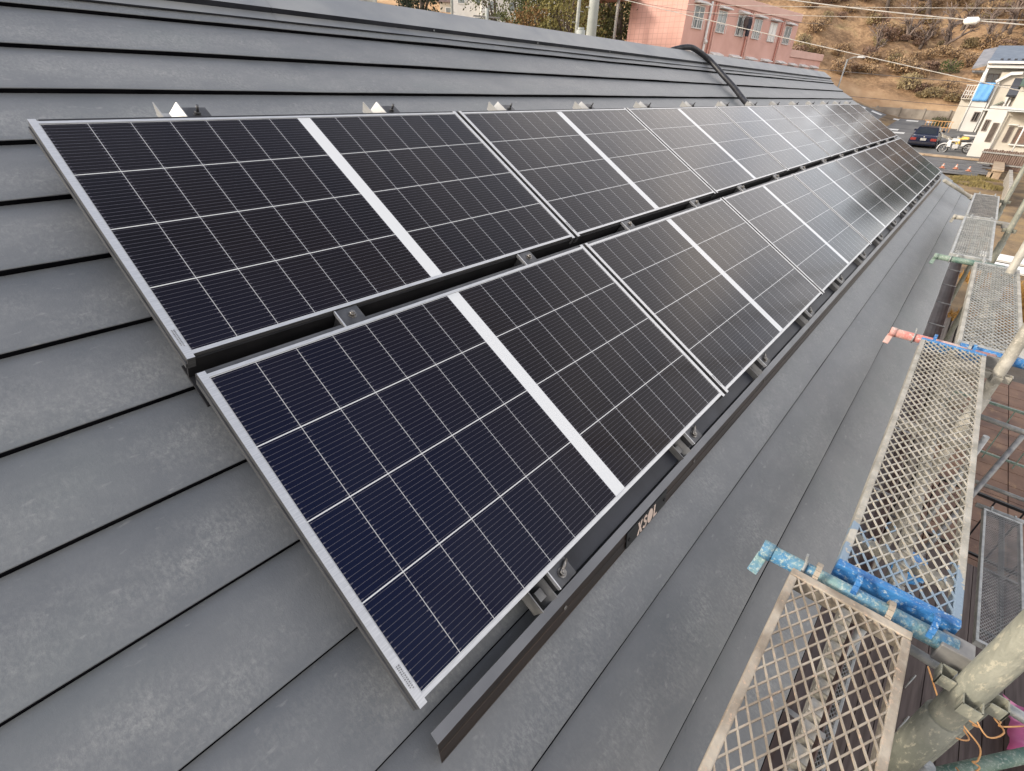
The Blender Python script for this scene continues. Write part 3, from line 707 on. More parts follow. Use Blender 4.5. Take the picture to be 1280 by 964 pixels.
# things on the ground beside the house
dk = MB()
for i in range(26): dk.box(.2, 5.6, -2.62-.13*(i+1)+.006, -2.62-.13*i, -4.06, -4.02)
deck = empty('wooden_deck', (3, -4, -4.7)); tag(deck, 'brown board deck on the ground below the near scaffold', 'deck')
wbuild(dk, 'boards', mat('brown deck boards', (.055, .038, .033), (.105, .078, .068), 5, .7, stretch=(.4, 6, 1)), deck)
lg = MB()
for x in (.4, 2.8, 5.3):
    for y in (-2.8, -5.8): lg.box(x, x+.1, y, y+.1, -4.7, -4.06)
wbuild(lg, 'leg', M['rust'], deck)
hkz = MB()
for i in range(6):
    x = 1.5+.42*i; hkz.tube(smooth([(x, -3.02, -4.02), (x, -3.02, -3.95), (x+.10, -3.05, -3.93), (x+.12, -3.05, -4.02)], 4), .006, 6)
wbuild(hkz, 'hooks', M['tin'], deck)
pk = MB(); n = 14
for i in range(n+1):
    for j in range(n+1):
        x, y = i/n, j/n; pk.v.append((x*1.1, -y*1.2, .10*math.sin(5*x+3*y)+.07*math.sin(11*y-4*x)+.05*math.sin(17*x+9*y)+.16*math.exp(-((x-.5)**2+(y-.4)**2)*9)))
pk.sm = True
for i in range(n):
    for j in range(n): pk.face((i*(n+1)+j, i*(n+1)+j+1, (i+1)*(n+1)+j+1, (i+1)*(n+1)+j))
po = pk.build('plastic_sheet', mat('pink plastic', (.55, .10, .26), (.66, .18, .36), 3, .35, spec=.5)); po.location = (3.45, -3.60, -3.86); po.scale = (.5, .6, .6)
so_ = po.modifiers.new('thickness', 'SOLIDIFY'); so_.thickness = .004
tag(po, 'crumpled pink plastic sheet lying on the brown deck', 'plastic sheet')
pv = MB(); 
for i in range(16):
    for j in range(9): pv.box(6.2+.42*i, 6.2+.42*i+.405, -2.7-.42*(j+1)+.012, -2.7-.42*j, -4.69, -4.655)
tag(pv.build('paving', mat('brown paving', (.13, .075, .055), (.24, .14, .09), 2.5, .8, c3=(.34, .22, .12), s3=5, t3=.58)), kind='structure')
def railing(x0, y0, x1, y1, zb, zt, n, label, m='black'):
    r = empty('railing', ((x0+x1)/2, (y0+y1)/2, zb)); tag(r, label, 'railing')
    b = MB(); b.bar((x0, y0, zt), (x1, y1, zt), .035, .035); b.bar((x0, y0, zb+.1), (x1, y1, zb+.1), .03, .03); wbuild(b, 'rail', M[m], r)
    c = MB()
    for i in range(n+1):
        t = i/n; x, y = x0+(x1-x0)*t, y0+(y1-y0)*t; c.bar((x, y, zb), (x, y, zt), .014, .014, (1, 0, 0))
    wbuild(c, 'balusters', M[m], r)
railing(6.6, -2.7, 6.5, -6.2, -4.66, -3.75, 14, 'black metal railing across the brown paving')
railing(9.3, -2.9, 9.2, -6.2, -4.66, -3.75, 9, 'dark green railing at the far edge of the paving', 'green')
pl = MB(); rnd = random.Random(11)
for i in range(5):
    y = -2.30-.14*i; pl.hexa([(6+rnd.random(), y-.11, -4.62), (16, y-.11-.1, -4.62), (16, y-.1, -4.62), (6+rnd.random(), y, -4.62), (6, y-.11, -4.55), (16, y-.21, -4.55), (16, y-.1, -4.55), (6, y, -4.55)])
tag(pl.build('plank_stack', mat('weathered boards', (.08, .062, .048), (.17, .14, .11), 3, .85, stretch=(.3, 8, 8))), 'row of weathered boards lying on the ground under the gutter', 'boards')
st = mat('pale stone', (.17, .145, .11), (.29, .25, .19), 4, .9, bump=.5)
rnd = random.Random(4); stones = []
for i in range(14):
    s = MB(); a, b, h = rnd.uniform(.25, .55), rnd.uniform(.2, .32), rnd.uniform(.12, .25); pts = []
    for z, f in ((0, 1), (h*.7, 1.02), (h, .8)):
        for k in range(8):
            t = 2*math.pi*k/8; pts.append((a*f*math.cos(t)*rnd.uniform(.85, 1.1), b*f*math.sin(t)*rnd.uniform(.85, 1.1), z))
    s.v = pts
    for L_ in range(2):
        for k in range(8): s.face((L_*8+k, L_*8+(k+1) % 8, (L_+1)*8+(k+1) % 8, (L_+1)*8+k))
    s.face(tuple(16+k for k in range(8)))
    o = s.build('kerb_stone', st); o.location = (9.5+.72*i, -3.05-.03*i+rnd.uniform(-.06, .06), ground_z(9.5+.72*i, -3)-.01); o.rotation_euler.z = rnd.uniform(-.2, .2)
    tag(o, 'rough pale stone in the row along the ground under the far planks', 'stone', 'rough stones in a row below the scaffold')
# orange dry weeds and the white boards
def tufts(name, spots, m, label, cat, group=None, n=260, size=.5, h=.35, seed=2):
    rn = random.Random(seed); t = MB()
    for i in range(n):
        a, d = rn.uniform(0, 6.283), size*math.sqrt(rn.random()); x, y = d*math.cos(a), d*math.sin(a)*.8; hh = h*rn.uniform(.4, 1)*(1-.5*d/size)
        b = rn.uniform(0, 3.14); w = .018*rn.uniform(.6, 1.4)*(size/.5)**.5; lx, ly = rn.uniform(-.5, .5)*hh, rn.uniform(-.5, .5)*hh
        k = len(t.v); t.v += [(x-w*math.cos(b), y-w*math.sin(b), 0), (x+w*math.cos(b), y+w*math.sin(b), 0), (x+lx, y+ly, hh)]; t.face((k, k+1, k+2))
    pr = None
    for (x, y, s) in spots:
        if pr is None: o = pr = t.build(name, m)
        else: o = pr.copy(); COL.objects.link(o)
        o.location = (x, y, ground_z(x, y)-.02); o.scale = (s, s, s); o.rotation_euler.z = rn.uniform(0, 6.28)
        tag(o, label, cat, group)
dryo = mat('orange dry weeds', (.26, .13, .03), (.46, .27, .08), 3, .9, rand=1)
rnd = random.Random(21)
tufts('dry_weeds', [(17.0+rnd.uniform(-1.6, 2.4), -3.6+rnd.uniform(-1.3, .6), rnd.uniform(.9, 1.5)) for i in range(16)], dryo, 'clump of orange dry weeds on the ground outside the third plank', 'weeds', 'orange dry weeds beside the walkway')
drg = mat('yellow green weeds', (.15, .12, .045), (.27, .215, .085), 3, .9, rand=1)
tufts('grass_tuft', [(36.0+rnd.uniform(-2.2, 2.0), -1.9+rnd.uniform(-1.2, 1.0), rnd.uniform(.8, 1.4)) for i in range(18)], drg, 'tuft of yellowish winter grass in the yard below the retaining wall', 'grass tuft', 'winter grass tufts in the lower yard', n=200, h=.22, seed=6)
for i, (x, lab) in enumerate(((20.6, 'white painted board lying on the ground, nearer of the two'), (21.6, 'white painted board lying on the ground, farther of the two'))):
    w = MB(); w.box(0, .55, -2.2, 0, 0, .09); w.box(.05, .12, -2.1, -.1, -.05, 0); w.box(.43, .50, -2.1, -.1, -.05, 0); o = w.build('white_board', mat('white painted board', (.66, .66, .64), (.78, .78, .77), 2, .6), None, .01); o.location = (x, -2.95, ground_z(x, -3)+.06); o.rotation_euler.z = -.05
    tag(o, lab, 'board')

# ------------------------------------------------------------------ yard, walls and road edge
conc = mat('grey concrete', (.24, .22, .19), (.38, .35, .30), 2.2, .9, bump=.3, c3=(.16, .14, .12), s3=3, t3=.6)
tanstone = mat('tan stone edging', (.30, .22, .15), (.44, .34, .24), 1.6, .9, bump=.4)
w = MB()
for i in range(10):
    y = -2.6+1.25*i; w.box(45.75, 46.2, y+.01, y+1.24, -4.0, -3.24+.02*(i % 2)); w.box(45.6, 46.25, y+.01, y+1.24, -3.23, -3.13)
tag(w.build('retaining_wall', tanstone), 'tan stone retaining wall between the lower yard and the parked car', 'wall')
dkm = mat('dark corrugated sheets', (.06, .062, .068), (.12, .12, .125), 2, .6, c3=(.20, .18, .16), s3=6, t3=.63, stretch=(5, .6, 1))
yd = empty('sheet_stack', (41, -1, -3.5)); tag(yd, 'stack of dark grey roofing sheets lying in the lower yard', 'roofing sheets')
rnd = random.Random(8)
for i in range(9):
    b = MB(); x = 37.9+.85*i; z = -3.40+rnd.uniform(-.02, .05)+.015*i; y0, y1 = -2.3+rnd.uniform(-.2, .3), 2.3+rnd.uniform(-.4, .4)
    for k in range(7):
        xx = x+.11*k; b.hexa([(xx, y0, z), (xx+.11, y0, z), (xx+.11, y1, z), (xx, y1, z), (xx+.02, y0, z+.05), (xx+.09, y0, z+.05), (xx+.09, y1, z+.05), (xx+.02, y1, z+.05)])
    wbuild(b, 'sheet', dkm, yd)
conem = mat('faded orange plastic', (.45, .17, .11), (.52, .26, .18), 4, .6, rand=1)
cp = None
for (x, y, lab) in ((38.9, -1.55, 'faded orange cone on the dark sheets, nearest the block wall'), (39.3, -.95, 'faded orange cone in the middle of the three on the dark sheets'), (39.0, -.35, 'faded orange cone on the dark sheets, farthest left of the three')):
    if cp is None:
        cp = o = empty('traffic_cone'); b = MB(); b.tube([(0, 0, .03), (0, 0, .45)], [.14, .03], 14); b.build('cone', conem, o); b = MB(); b.box(-.19, .19, -.19, .19, 0, .035); b.build('base', conem, o); b = MB(); b.tube([(0, 0, .22), (0, 0, .32)], [.096, .071], 14, False); b.build('band', M['tin'], o)
    else: o = dup(cp)
    o.location = (x, y, -3.28); o.scale = (.7, .7, .55); tag(o, lab, 'cone', 'orange cones in the yard')
rubm = mat('mossy rubble', (.20, .15, .10), (.32, .25, .16), 3, .95)
w = MB()
for i in range(20):
    for j in range(4): w.box(30.0+.42*i, 30.0+.42*i+.40, -3.32, -3.17, ground_z(34, 0)-.05+.2*j-.2, ground_z(34, 0)-.05+.2*j-.012)
tag(w.build('block_wall', conc), 'grey concrete block wall along the right side of the yard', 'wall')
w = MB()
for i in range(12): w.box(38.6, 39.1, -2.62-.0-.0+.0*i, -2.40, -3.5, -3.2) if i == 0 else None
w.box(38.6, 46.0, -2.95, -2.55, -3.55, -3.12); w.box(38.5, 46.1, -3.0, -2.5, -3.115, -3.04)
tag(w.build('side_wall', tanstone), 'low stone wall joining the retaining wall to the block wall', 'wall')
fnm = mat('brown fence boards', (.075, .045, .035), (.15, .10, .08), 3, .8, stretch=(6, 6, .6))
fe = empty('board_fence', (42.5, -3.0, -3.0)); tag(fe, 'brown vertical board fence in front of the near white house', 'fence')
b = MB()
for i in range(26):
    t = i/26; x, y = 44.2-.02*i, -1.75-.105*i; b.box(x, x+.03, y-.098, y, -3.5, -2.45+.02*(i % 3))
wbuild(b, 'boards', fnm, fe)
b = MB(); b.bar((44.15, -1.7, -2.6), (43.65, -4.5, -2.6), .05, .08); b.bar((44.15, -1.7, -3.2), (43.65, -4.5, -3.2), .05, .08); wbuild(b, 'fence_rail', M['rust'], fe)
# wall beyond the road and the pipe in the yard
bwm = mat('weathered concrete', (.20, .17, .14), (.36, .32, .27), .9, .9, bump=.3, c3=(.13, .10, .08), s3=2.5, t3=.6)
w = MB()
for i in range(16):
    y = -2.0+2.0*i; zb = -1.95
    w.box(66.6, 66.95, y+.02, y+1.98, zb, zb+1.02+.03*math.sin(i*2.1)); w.box(66.5, 67.05, y-.08, y+.08, zb, zb+1.12)
tag(w.build('roadside_wall', bwm), 'weathered concrete wall along the far side of the road', 'wall')
b = MB(); b.tube([(0, 0, 0), (0, 0, 4.4)], .07, 10); b.tube([(0, 0, 4.35), (-.3, -.5, 4.55), (-.5, -1.0, 4.6)], .04, 8)
sl_ = empty('street_lamp', (66.2, 12.0, -1.4)); b.build('pole', M['tin'], sl_); b = MB(); b.hexa([(-.7, -1.5, 4.5), (-.3, -1.6, 4.5), (-.4, -.9, 4.5), (-.65, -.9, 4.5), (-.65, -1.45, 4.62), (-.35, -1.5, 4.62), (-.42, -.95, 4.66), (-.62, -.95, 4.66)]); b.build('lamp_head', M['zinc'], sl_)
tag(sl_, 'slender street lamp in front of the brown hillside', 'street lamp')
rs = MB(); rs.tube([(0, 0, 0), (0, 0, 1.3)], .05, 8); rs.box(-.06, -.05, -.22, .22, .7, 1.25)
o = rs.build('road_marker', mat('red marker', (.50, .10, .07), (.60, .18, .12), 4, .6)); o.location = (66.1, 10.2, -1.8); tag(o, 'small red marker by the roadside wall', 'marker')

# ------------------------------------------------------------------ the parked car
carp = mat('dark blue car paint', (.010, .014, .035), (.014, .019, .045), 3, .22, .3, spec=.6)
glass = mat('dark glass', (.012, .014, .016), (.02, .022, .025), 2, .08, spec=.7)
rub = mat('rubber', (.015, .015, .015), (.03, .03, .03), 8, .8)
redl = mat('tail light red', (.20, .025, .02), (.28, .05, .04), 20, .25)
car = empty('parked_car', (48.5, 1.80, -3.12), (0, -.045, .02)); tag(car, 'dark blue saloon car parked beyond the retaining wall, seen from behind', 'car')
def loft(mb, secs, close=True):
    n = len(secs[0]); b = len(mb.v)
    for s in secs: mb.v += [tuple(p) for p in s]
    for i in range(len(secs)-1):
        for k in range(n): mb.face((b+i*n+k, b+i*n+(k+1) % n, b+(i+1)*n+(k+1) % n, b+(i+1)*n+k))
    if close: mb.face(tuple(b+k for k in range(n-1, -1, -1))); mb.face(tuple(b+(len(secs)-1)*n+k for k in range(n)))
def bsec(x, hw, zb, zt, sh): return [(x, -hw+.06, zb), (x, hw-.06, zb), (x, hw, zb+.16), (x, hw, (zb+zt)/2+.05), (x, hw-sh, zt-.05), (x, hw-sh-.10, zt), (x, -hw+sh+.10, zt), (x, -hw+sh, zt-.05), (x, -hw, (zb+zt)/2+.05), (x, -hw, zb+.16)]
b = MB(); b.sm = False
loft(b, [bsec(0, .76, .34, .78, .06), bsec(.06, .82, .27, .88, .06), bsec(.35, .85, .24, .93, .06), bsec(1.2, .86, .22, .94, .05), bsec(2.9, .86, .22, .93, .05), bsec(3.4, .855, .22, .86, .06), bsec(4.2, .81, .25, .76, .08), bsec(4.38, .70, .34, .66, .08)])
b.build('body', carp, car, .03)
b = MB(); 
def gsec(x, hw, z): return [(x, -hw, z), (x, hw, z)]
secs = [[(.55, -.70, .92), (.55, .70, .92), (.56, .70, .925), (.56, -.70, .925)], [(1.15, -.60, 1.33), (1.15, .60, 1.33), (1.15, .52, 1.36), (1.15, -.52, 1.36)]]
b.hexa([(.50, -.74, .91), (3.35, -.74, .90), (3.35, .74, .90), (.50, .74, .91), (1.08, -.58, 1.36), (2.35, -.58, 1.37), (2.35, .58, 1.37), (1.08, .58, 1.36)])
b.build('roof', carp, car, .04)
def win(pts, nm='window'):
    q = MB(); a, b_, c = (Vector(p) for p in pts[:3]); n_ = (b_-a).cross(c-a).normalized(); q.poly([Vector(p)+n_*.004 for p in pts], n_*.004); q.build(nm, glass, car)
win([(.575, .62, .965), (.575, -.62, .965), (1.045, -.50, 1.325), (1.045, .50, 1.325)], 'rear_window')
win([(3.24, -.64, .965), (3.24, .64, .965), (2.44, .52, 1.325), (2.44, -.52, 1.325)], 'windscreen')
for s in (1, -1):
    for x0, x1, x2, x3 in ((.80, 1.72, 1.72, 1.24), (1.80, 2.98, 2.26, 1.80)):
        p = [(x0, s*.725, .95), (x1, s*.725, .95), (x2, s*.60, 1.32), (x3, s*.60, 1.32)]
        win(p if s < 0 else [p[1], p[0], p[3], p[2]])
for s in (1, -1):
    q = MB(); q.box(-.012, .06, s*.60-.17, s*.60+.17, .60, .76); q.build('tail_light', redl, car, .01)
q = MB(); q.box(-.05, .14, -.80, .80, .36, .52); q.build('bumper', mat('dark bumper', (.012, .012, .02), (.02, .02, .03), 5, .4), car, .03)
q = MB(); q.box(-.02, .01, -.17, .17, .60, .76); q.build('number_plate', M['zinc'], car)
q = MB(); q.tube([(-.005, 0, .84), (-.02, 0, .84)], .035, 12); q.build('badge', M['silver'], car)
for x in (.85, 3.45):
    for s in (1, -1):
        q = MB(); q.tube([(x, s*.66, .30), (x, s*.875, .30)], .30, 20); t = q.build('wheel', rub, car); q = MB(); q.tube([(x, s*.865, .30), (x, s*.882, .30)], .19, 16); q.build('rim', M['silver'], t)
for s in (1, -1):
    q = MB(); q.box(2.75, 2.93, s*.86-.09, s*.86+.09, .94, 1.06); q.build('mirror', carp, car, .02)
# ------------------------------------------------------------------ motorcycles
def bike(loc, rz, bodym, lab):
    r = empty('motorcycle', loc, (0, R(6), rz)); tag(r, lab, 'motorcycle', 'motorcycles parked beside the car')
    for x in (-.66, .66):
        q = MB(); q.ring((x, 0, .30), (0, 1, 0), .265, .045, 24, 8); t = q.build('wheel', rub, r)
        q = MB(); q.ring((x, 0, .30), (0, 1, 0), .215, .014, 20, 5)
        for k in range(8):
            a = k*math.pi/4; q.tube([(x, 0, .30), (x+.21*math.cos(a), 0, .30+.21*math.sin(a))], .007, 5)
        q.tube([(x, -.07, .30), (x, .07, .30)], .04, 10); q.build('rim', M['silver'], t)
    q = MB(); q.tube([(-.66, .07, .30), (-.2, .08, .42), (.05, .05, .75), (.42, 0, .86)], .025, 8); q.tube([(-.66, -.07, .30), (-.2, -.08, .42), (.05, -.05, .75), (.42, 0, .86)], .025, 8); q.tube([(.42, 0, .86), (.20, 0, .34), (-.2, 0, .34)], .025, 8); q.build('frame', M['rust'], r)
    q = MB(); q.tube([(.66, .08, .30), (.42, .08, .92)], .024, 8); q.tube([(.66, -.08, .30), (.42, -.08, .92)], .024, 8); q.build('fork', M['silver'], r)
    q = MB(); q.tube([(.30, .34, 1.0), (.40, .2, .98), (.42, 0, .93), (.40, -.2, .98), (.30, -.34, 1.0)], .016, 8); q.build('handlebar', M['black'], r)
    q = MB(); q.hexa([(-.14, -.13, .74), (.34, -.10, .74), (.34, .10, .74), (-.14, .13, .74), (-.10, -.10, .90), (.28, -.08, .95), (.28, .08, .95), (-.10, .10, .90)]); q.build('tank', bodym, r, .04)
    q = MB(); q.hexa([(-.72, -.11, .72), (-.14, -.13, .70), (-.14, .13, .70), (-.72, .11, .72), (-.74, -.09, .83), (-.16, -.11, .79), (-.16, .11, .79), (-.74, .09, .83)]); q.build('seat', M['black'], r, .03)
    q = MB(); q.box(-.14, .20, -.15, .15, .30, .56); q.build('engine', M['silver'], r, .03)
    q = MB(); q.tube([(.1, -.14, .34), (-.3, -.17, .28), (-.85, -.18, .36)], [.03, .04, .05], 8); q.build('exhaust', M['silver'], r)
    for x, a in ((.66, .25), (-.66, .1)):
        q = MB(); q.ring((x, 0, .30), (0, 1, 0), .335, .045, 14, 6, math.pi*(1+a), math.pi*(1+a)+math.pi*.75); q.build('mudguard', bodym, r)
    q = MB(); q.tube([(.46, 0, .88), (.56, 0, .88)], [.09, .085], 14); q.build('headlight', M['zinc'], r, 0)
    q = MB(); q.hexa([(.30, -.2, .40), (.52, -.17, .42), (.52, .17, .42), (.30, .2, .40), (.30, -.16, .82), (.48, -.12, .86), (.48, .12, .86), (.30, .16, .82)]); q.build('fairing', bodym, r, .03)
    return r
bike((47.9, -.25, -3.10), R(92), mat('white bike paint', (.50, .50, .50), (.60, .60, .60), 3, .3), 'white motorcycle parked side on to the right of the dark car')
bike((49.3, -.65, -3.02), R(80), mat('yellow bike paint', (.60, .38, .05), (.70, .48, .10), 3, .35), 'yellow motorcycle behind the white one')

# ------------------------------------------------------------------ white houses on the right
wht = mat('cream house wall', (.46, .42, .355), (.54, .50, .43), .8, .85, c3=(.38, .34, .28), s3=1.2, t3=.62)
wht2 = mat('white house wall', (.52, .51, .485), (.60, .59, .565), .7, .85)
trim = mat('white trim', (.58, .57, .55), (.66, .66, .64), 3, .6)
bluero = mat('blue grey roof', (.085, .11, .15), (.13, .16, .20), 2, .55, stretch=(1, 1, 8))
greyro = mat('grey roof', (.15, .155, .17), (.22, .22, .235), 2, .6)
shade = mat('brown shutter', (.12, .075, .055), (.20, .13, .10), 4, .7, stretch=(1, 1, 9))
bshe = mat('blue tarpaulin', (.10, .29, .60), (.14, .36, .68), 1.4, .55)
wframe = mat('bronze window frame', (.10, .08, .07), (.16, .13, .115), 5, .5)
def windowp(par, x, y0, y1, z0, z1, pane=glass, fr=wframe, d=.07):
    q = MB(); t = .06
    q.box(x-d, x-.001, y0, y1, z1-t, z1); q.box(x-d, x-.001, y0, y1, z0, z0+t); q.box(x-d, x-.001, y0, y0+t, z0+t, z1-t); q.box(x-d, x-.001, y1-t, y1, z0+t, z1-t); q.box(x-d, x-.001, (y0+y1)/2-.025, (y0+y1)/2+.025, z0+t, z1-t)
    f = wbuild(q, 'window', fr, par); q = MB(); q.box(x-.025, x-.012, y0+t, y1-t, z0+t, z1-t); wbuild(q, 'pane', pane, f); return f
HX = 60.0
hA = empty('terraced_house', (HX+3, -1.5, -2.4)); tag(hA, 'white two storey house with blue roof and a blue tarpaulin on its balcony', 'house')
q = MB(); q.box(HX+1.1, HX+8, -8.0, .62, -3.2, 2.5); q.box(HX+.02, HX+1.1, -.46, .55, -3.2, .0); wbuild(q, 'wall', wht2, hA)
q = MB(); q.box(HX+.35, HX+1.1, -8, -.48, -3.2, 2.05); wbuild(q, 'bay_wall', wht, hA)
# roof with a hipped grey left end
q = MB(); q.mat = 0
E0, E1, RZ, EZ = HX-.3, HX+8.3, 4.0, 2.72
q.hexa([(E0, -8.4, EZ-.1), (HX+4, -8.4, RZ-.1), (HX+4, .65, RZ-.1), (E0, .65, EZ-.1), (E0, -8.4, EZ), (HX+4, -8.4, RZ), (HX+4, .65, RZ), (E0, .65, EZ)])
q.hexa([(HX+4, -8.4, RZ-.1), (E1, -8.4, EZ-.1), (E1, .65, EZ-.1), (HX+4, .65, RZ-.1), (HX+4, -8.4, RZ), (E1, -8.4, EZ), (E1, .65, EZ), (HX+4, .65, RZ)])
q.mat = 1
q.hexa([(E0+.2, .66, EZ-.30), (HX+4, .66, RZ-.25), (HX+4, 1.5, RZ-.45), (E0+.2, 1.5, EZ-.55), (E0+.2, .66, EZ-.12), (HX+4, .66, RZ-.09), (HX+4, 1.5, RZ-.28), (E0+.2, 1.5, EZ-.38)])
wbuild(q, 'roof', [bluero, greyro], hA)
for k in range(5):
    c = MB(); y = -.1-.42*k; c.box(E0+.35, E0+.42, y-.09, y+.09, EZ+.10, EZ+.21); wbuild(c, 'snow_guard', M['dark_sheet'], hA)
q = MB(); q.box(E0-.12, E0, -8.4, .66, EZ-.14, EZ+.02); q.tube([(E0-.05, .60, EZ-.1), (HX+.9, .66, 2.2), (HX+.0, .60, 1.9), (HX-.02, .58, -2.6)], .05, 8); wbuild(q, 'gutter', trim, hA)
q = MB(); q.box(HX-.15, HX+1.1, -8, .62, 2.30, 2.52); wbuild(q, 'eaves_soffit', trim, hA)
q = MB(); q.box(HX-.02, HX+.16, .42, .62, .02, 2.30); q.box(HX-.02, HX+.12, -.46, -.36, .02, 1.3); wbuild(q, 'balcony_post', trim, hA)
q = MB(); q.box(HX, HX+1.1, -.46, .62, -.04, .02); q.box(HX, HX+.06, -.46, .60, .02, .50); bal = wbuild(q, 'balcony', trim, hA)
windowp(hA, HX+1.1, -.40, .35, .1, 1.95)
windowp(hA, HX+.02, -.35, .05, -1.45, -.75)
q = MB(); q.poly([(HX+.35, -.30, 1.45), (HX+.35, -1.04, 2.06), (HX+.35, -1.75, 2.10), (HX+.35, -1.75, 1.90), (HX+.35, -1.1, 1.84), (HX+.35, -.42, 1.30)], (-.35, 0, 0)); wbuild(q, 'gable_hood', trim, hA)
q = MB(); q.box(HX+.10, HX+.348, -.62, -.50, -2.6, 1.4); q.box(HX+.10, HX+.348, -1.62, -1.50, -2.6, 1.4); wbuild(q, 'pilaster', trim, hA)
q = MB(); q.bar((HX+.1, -.78, -.36), (HX+.1, -1.42, .06), .3, .10); wbuild(q, 'awning', mat('grey green awning', (.17, .19, .16), (.22, .25, .2), 3, .7), hA)
windowp(hA, HX+.35, -1.35, -.78, -1.7, -.75, shade)
windowp(hA, HX+.35, -2.6, -1.72, .0, 1.5)
q = MB(); q.box(HX-.15, HX+.345, -8, -.40, -.62, -.50); wbuild(q, 'band_course', trim, hA)
q = MB(); q.box(HX+1.09, HX+4, .62, 1.35, -2.9, .15); q.box(HX+.6, HX+1.1, .66, 1.38, .1, .16); ann = wbuild(q, 'side_wing', wht, hA)
q = MB()
for i in range(5):
    q.bar((HX+.62, 1.36-.16*i, .16), (HX+.62, 1.30-.16*i, 1.1), .03, .03, (1, 0, 0))
q.bar((HX+.62, 1.4, 1.1), (HX+.62, .66, 1.1), .04, .04)
for i in range(4): q.ring((HX+.62, 1.2-.17*i, .55), (1, 0, 0), .16, .018, 14, 5)
wbuild(q, 'balcony_railing', trim, ann)
q = MB(); q.box(HX+.3, HX+4, .60, 1.45, 2.0, 2.12); wbuild(q, 'side_roof', greyro, ann)
ta = MB(); n = 8
for i in range(n+1):
    for j in range(n+1):
        y, z = .58-1.0*i/n, 1.30-1.30*j/n; ta.v.append((HX-.10-.025*math.sin(i*1.7+j*.4)-.02*(j/n), y, z))
ta.sm = True
for i in range(n):
    for j in range(n): ta.face((i*(n+1)+j, i*(n+1)+j+1, (i+1)*(n+1)+j+1, (i+1)*(n+1)+j))
o = ta.build('tarpaulin', bshe); s_ = o.modifiers.new('thickness', 'SOLIDIFY'); s_.thickness = .02; tag(o, 'blue tarpaulin hung on the balcony of the white house', 'tarpaulin')
BX = 45.0
hB = empty('terraced_house', (BX+3, -4, -2.9)); tag(hB, 'cream house behind the brown board fence, nearest on the right', 'house')
q = MB(); q.box(BX+.3, BX+8, -9, -2.02, -3.4, .9); wbuild(q, 'wall', wht, hB)
q = MB(); q.box(BX+2.2, BX+8, -2.05, -1.0, -3.4, -.2); wbuild(q, 'side_wing', wht2, hB)
q = MB(); q.hexa([(BX-.2, -9.4, .85), (BX+4, -9.4, 2.3), (BX+4, -1.9, 2.3), (BX-.2, -1.9, .85), (BX-.2, -9.4, .97), (BX+4, -9.4, 2.42), (BX+4, -1.9, 2.42), (BX-.2, -1.9, .97)]); q.hexa([(BX+4, -9.4, 2.3), (BX+8.3, -9.4, .85), (BX+8.3, -1.9, .85), (BX+4, -1.9, 2.3), (BX+4, -9.4, 2.42), (BX+8.3, -9.4, .97), (BX+8.3, -1.9, .97), (BX+4, -1.9, 2.42)]); wbuild(q, 'roof', mat('dark green roof', (.05, .085, .065), (.08, .12, .09), 2, .6), hB)
q = MB(); q.box(BX-.9, BX+.3, -5.5, -1.85, -.36, -.26); q.box(BX-.95, BX-.9, -5.5, -1.85, -.40, -.22); wbuild(q, 'canopy', mat('pale aluminium', (.50, .53, .53), (.60, .63, .62), 3, .4, .3), hB)
q = MB(); q.tube([(BX-.85, -1.95, -.36), (BX+.1, -2.0, -.55), (BX+.2, -2.0, -3.0)], .045, 8); q.tube([(BX-.85, -4.2, -.36), (BX-.85, -4.2, -3.0)], .045, 8); q.tube([(BX-.85, -3.05, -.36), (BX-.85, -3.05, -3.0)], .045, 8); wbuild(q, 'drainpipe', trim, hB)
windowp(hB, BX+.3, -2.62, -2.38, -2.05, -1.2, wframe); windowp(hB, BX+.3, -4.0, -2.82, -2.1, -1.25, shade)
windowp(hB, BX+2.2, -1.85, -1.55, -2.2, -1.1, wframe); windowp(hB, BX+2.2, -1.35, -1.1, -1.6, -.95)
q = MB(); q.box(BX+.1, BX+.3, -2.75, -2.3, -1.12, -1.06); q.box(BX+.1, BX+.3, -4.1, -2.75, -1.18, -1.12); q.box(BX+.1, BX+.3, -4.1, -2.75, -2.18, -2.11); wbuild(q, 'window_hood', trim, hB)
# shrubs and a small orange railing between the first house and the road
orr = empty('railing', (59, 2.1, -2.3)); tag(orr, 'low orange rusty railing beside the white house', 'railing')
q = MB()
for i in range(9): q.bar((58.6, 1.1+.22*i, -2.35), (58.6, 1.1+.22*i, -1.55), .04, .04, (1, 0, 0))
q.bar((58.6, 1.0, -1.55), (58.6, 3.0, -1.55), .05, .05); q.bar((58.6, 1.0, -2.0), (58.6, 3.0, -2.0), .05, .05); wbuild(q, 'rails', mat('rusty orange', (.42, .22, .08), (.52, .30, .13), 4, .7), orr)
ed = MB()
for i in range(12): ed.box(57.0-.65*i*.9, 57.0-.65*i*.9+.55, 1.7-.26*i, 1.9-.26*i, -2.6-.04*i, -2.25-.045*i)
tag(ed.build('kerb_wall', conc), 'low pale kerb wall bending from the road towards the motorcycles', 'kerb')

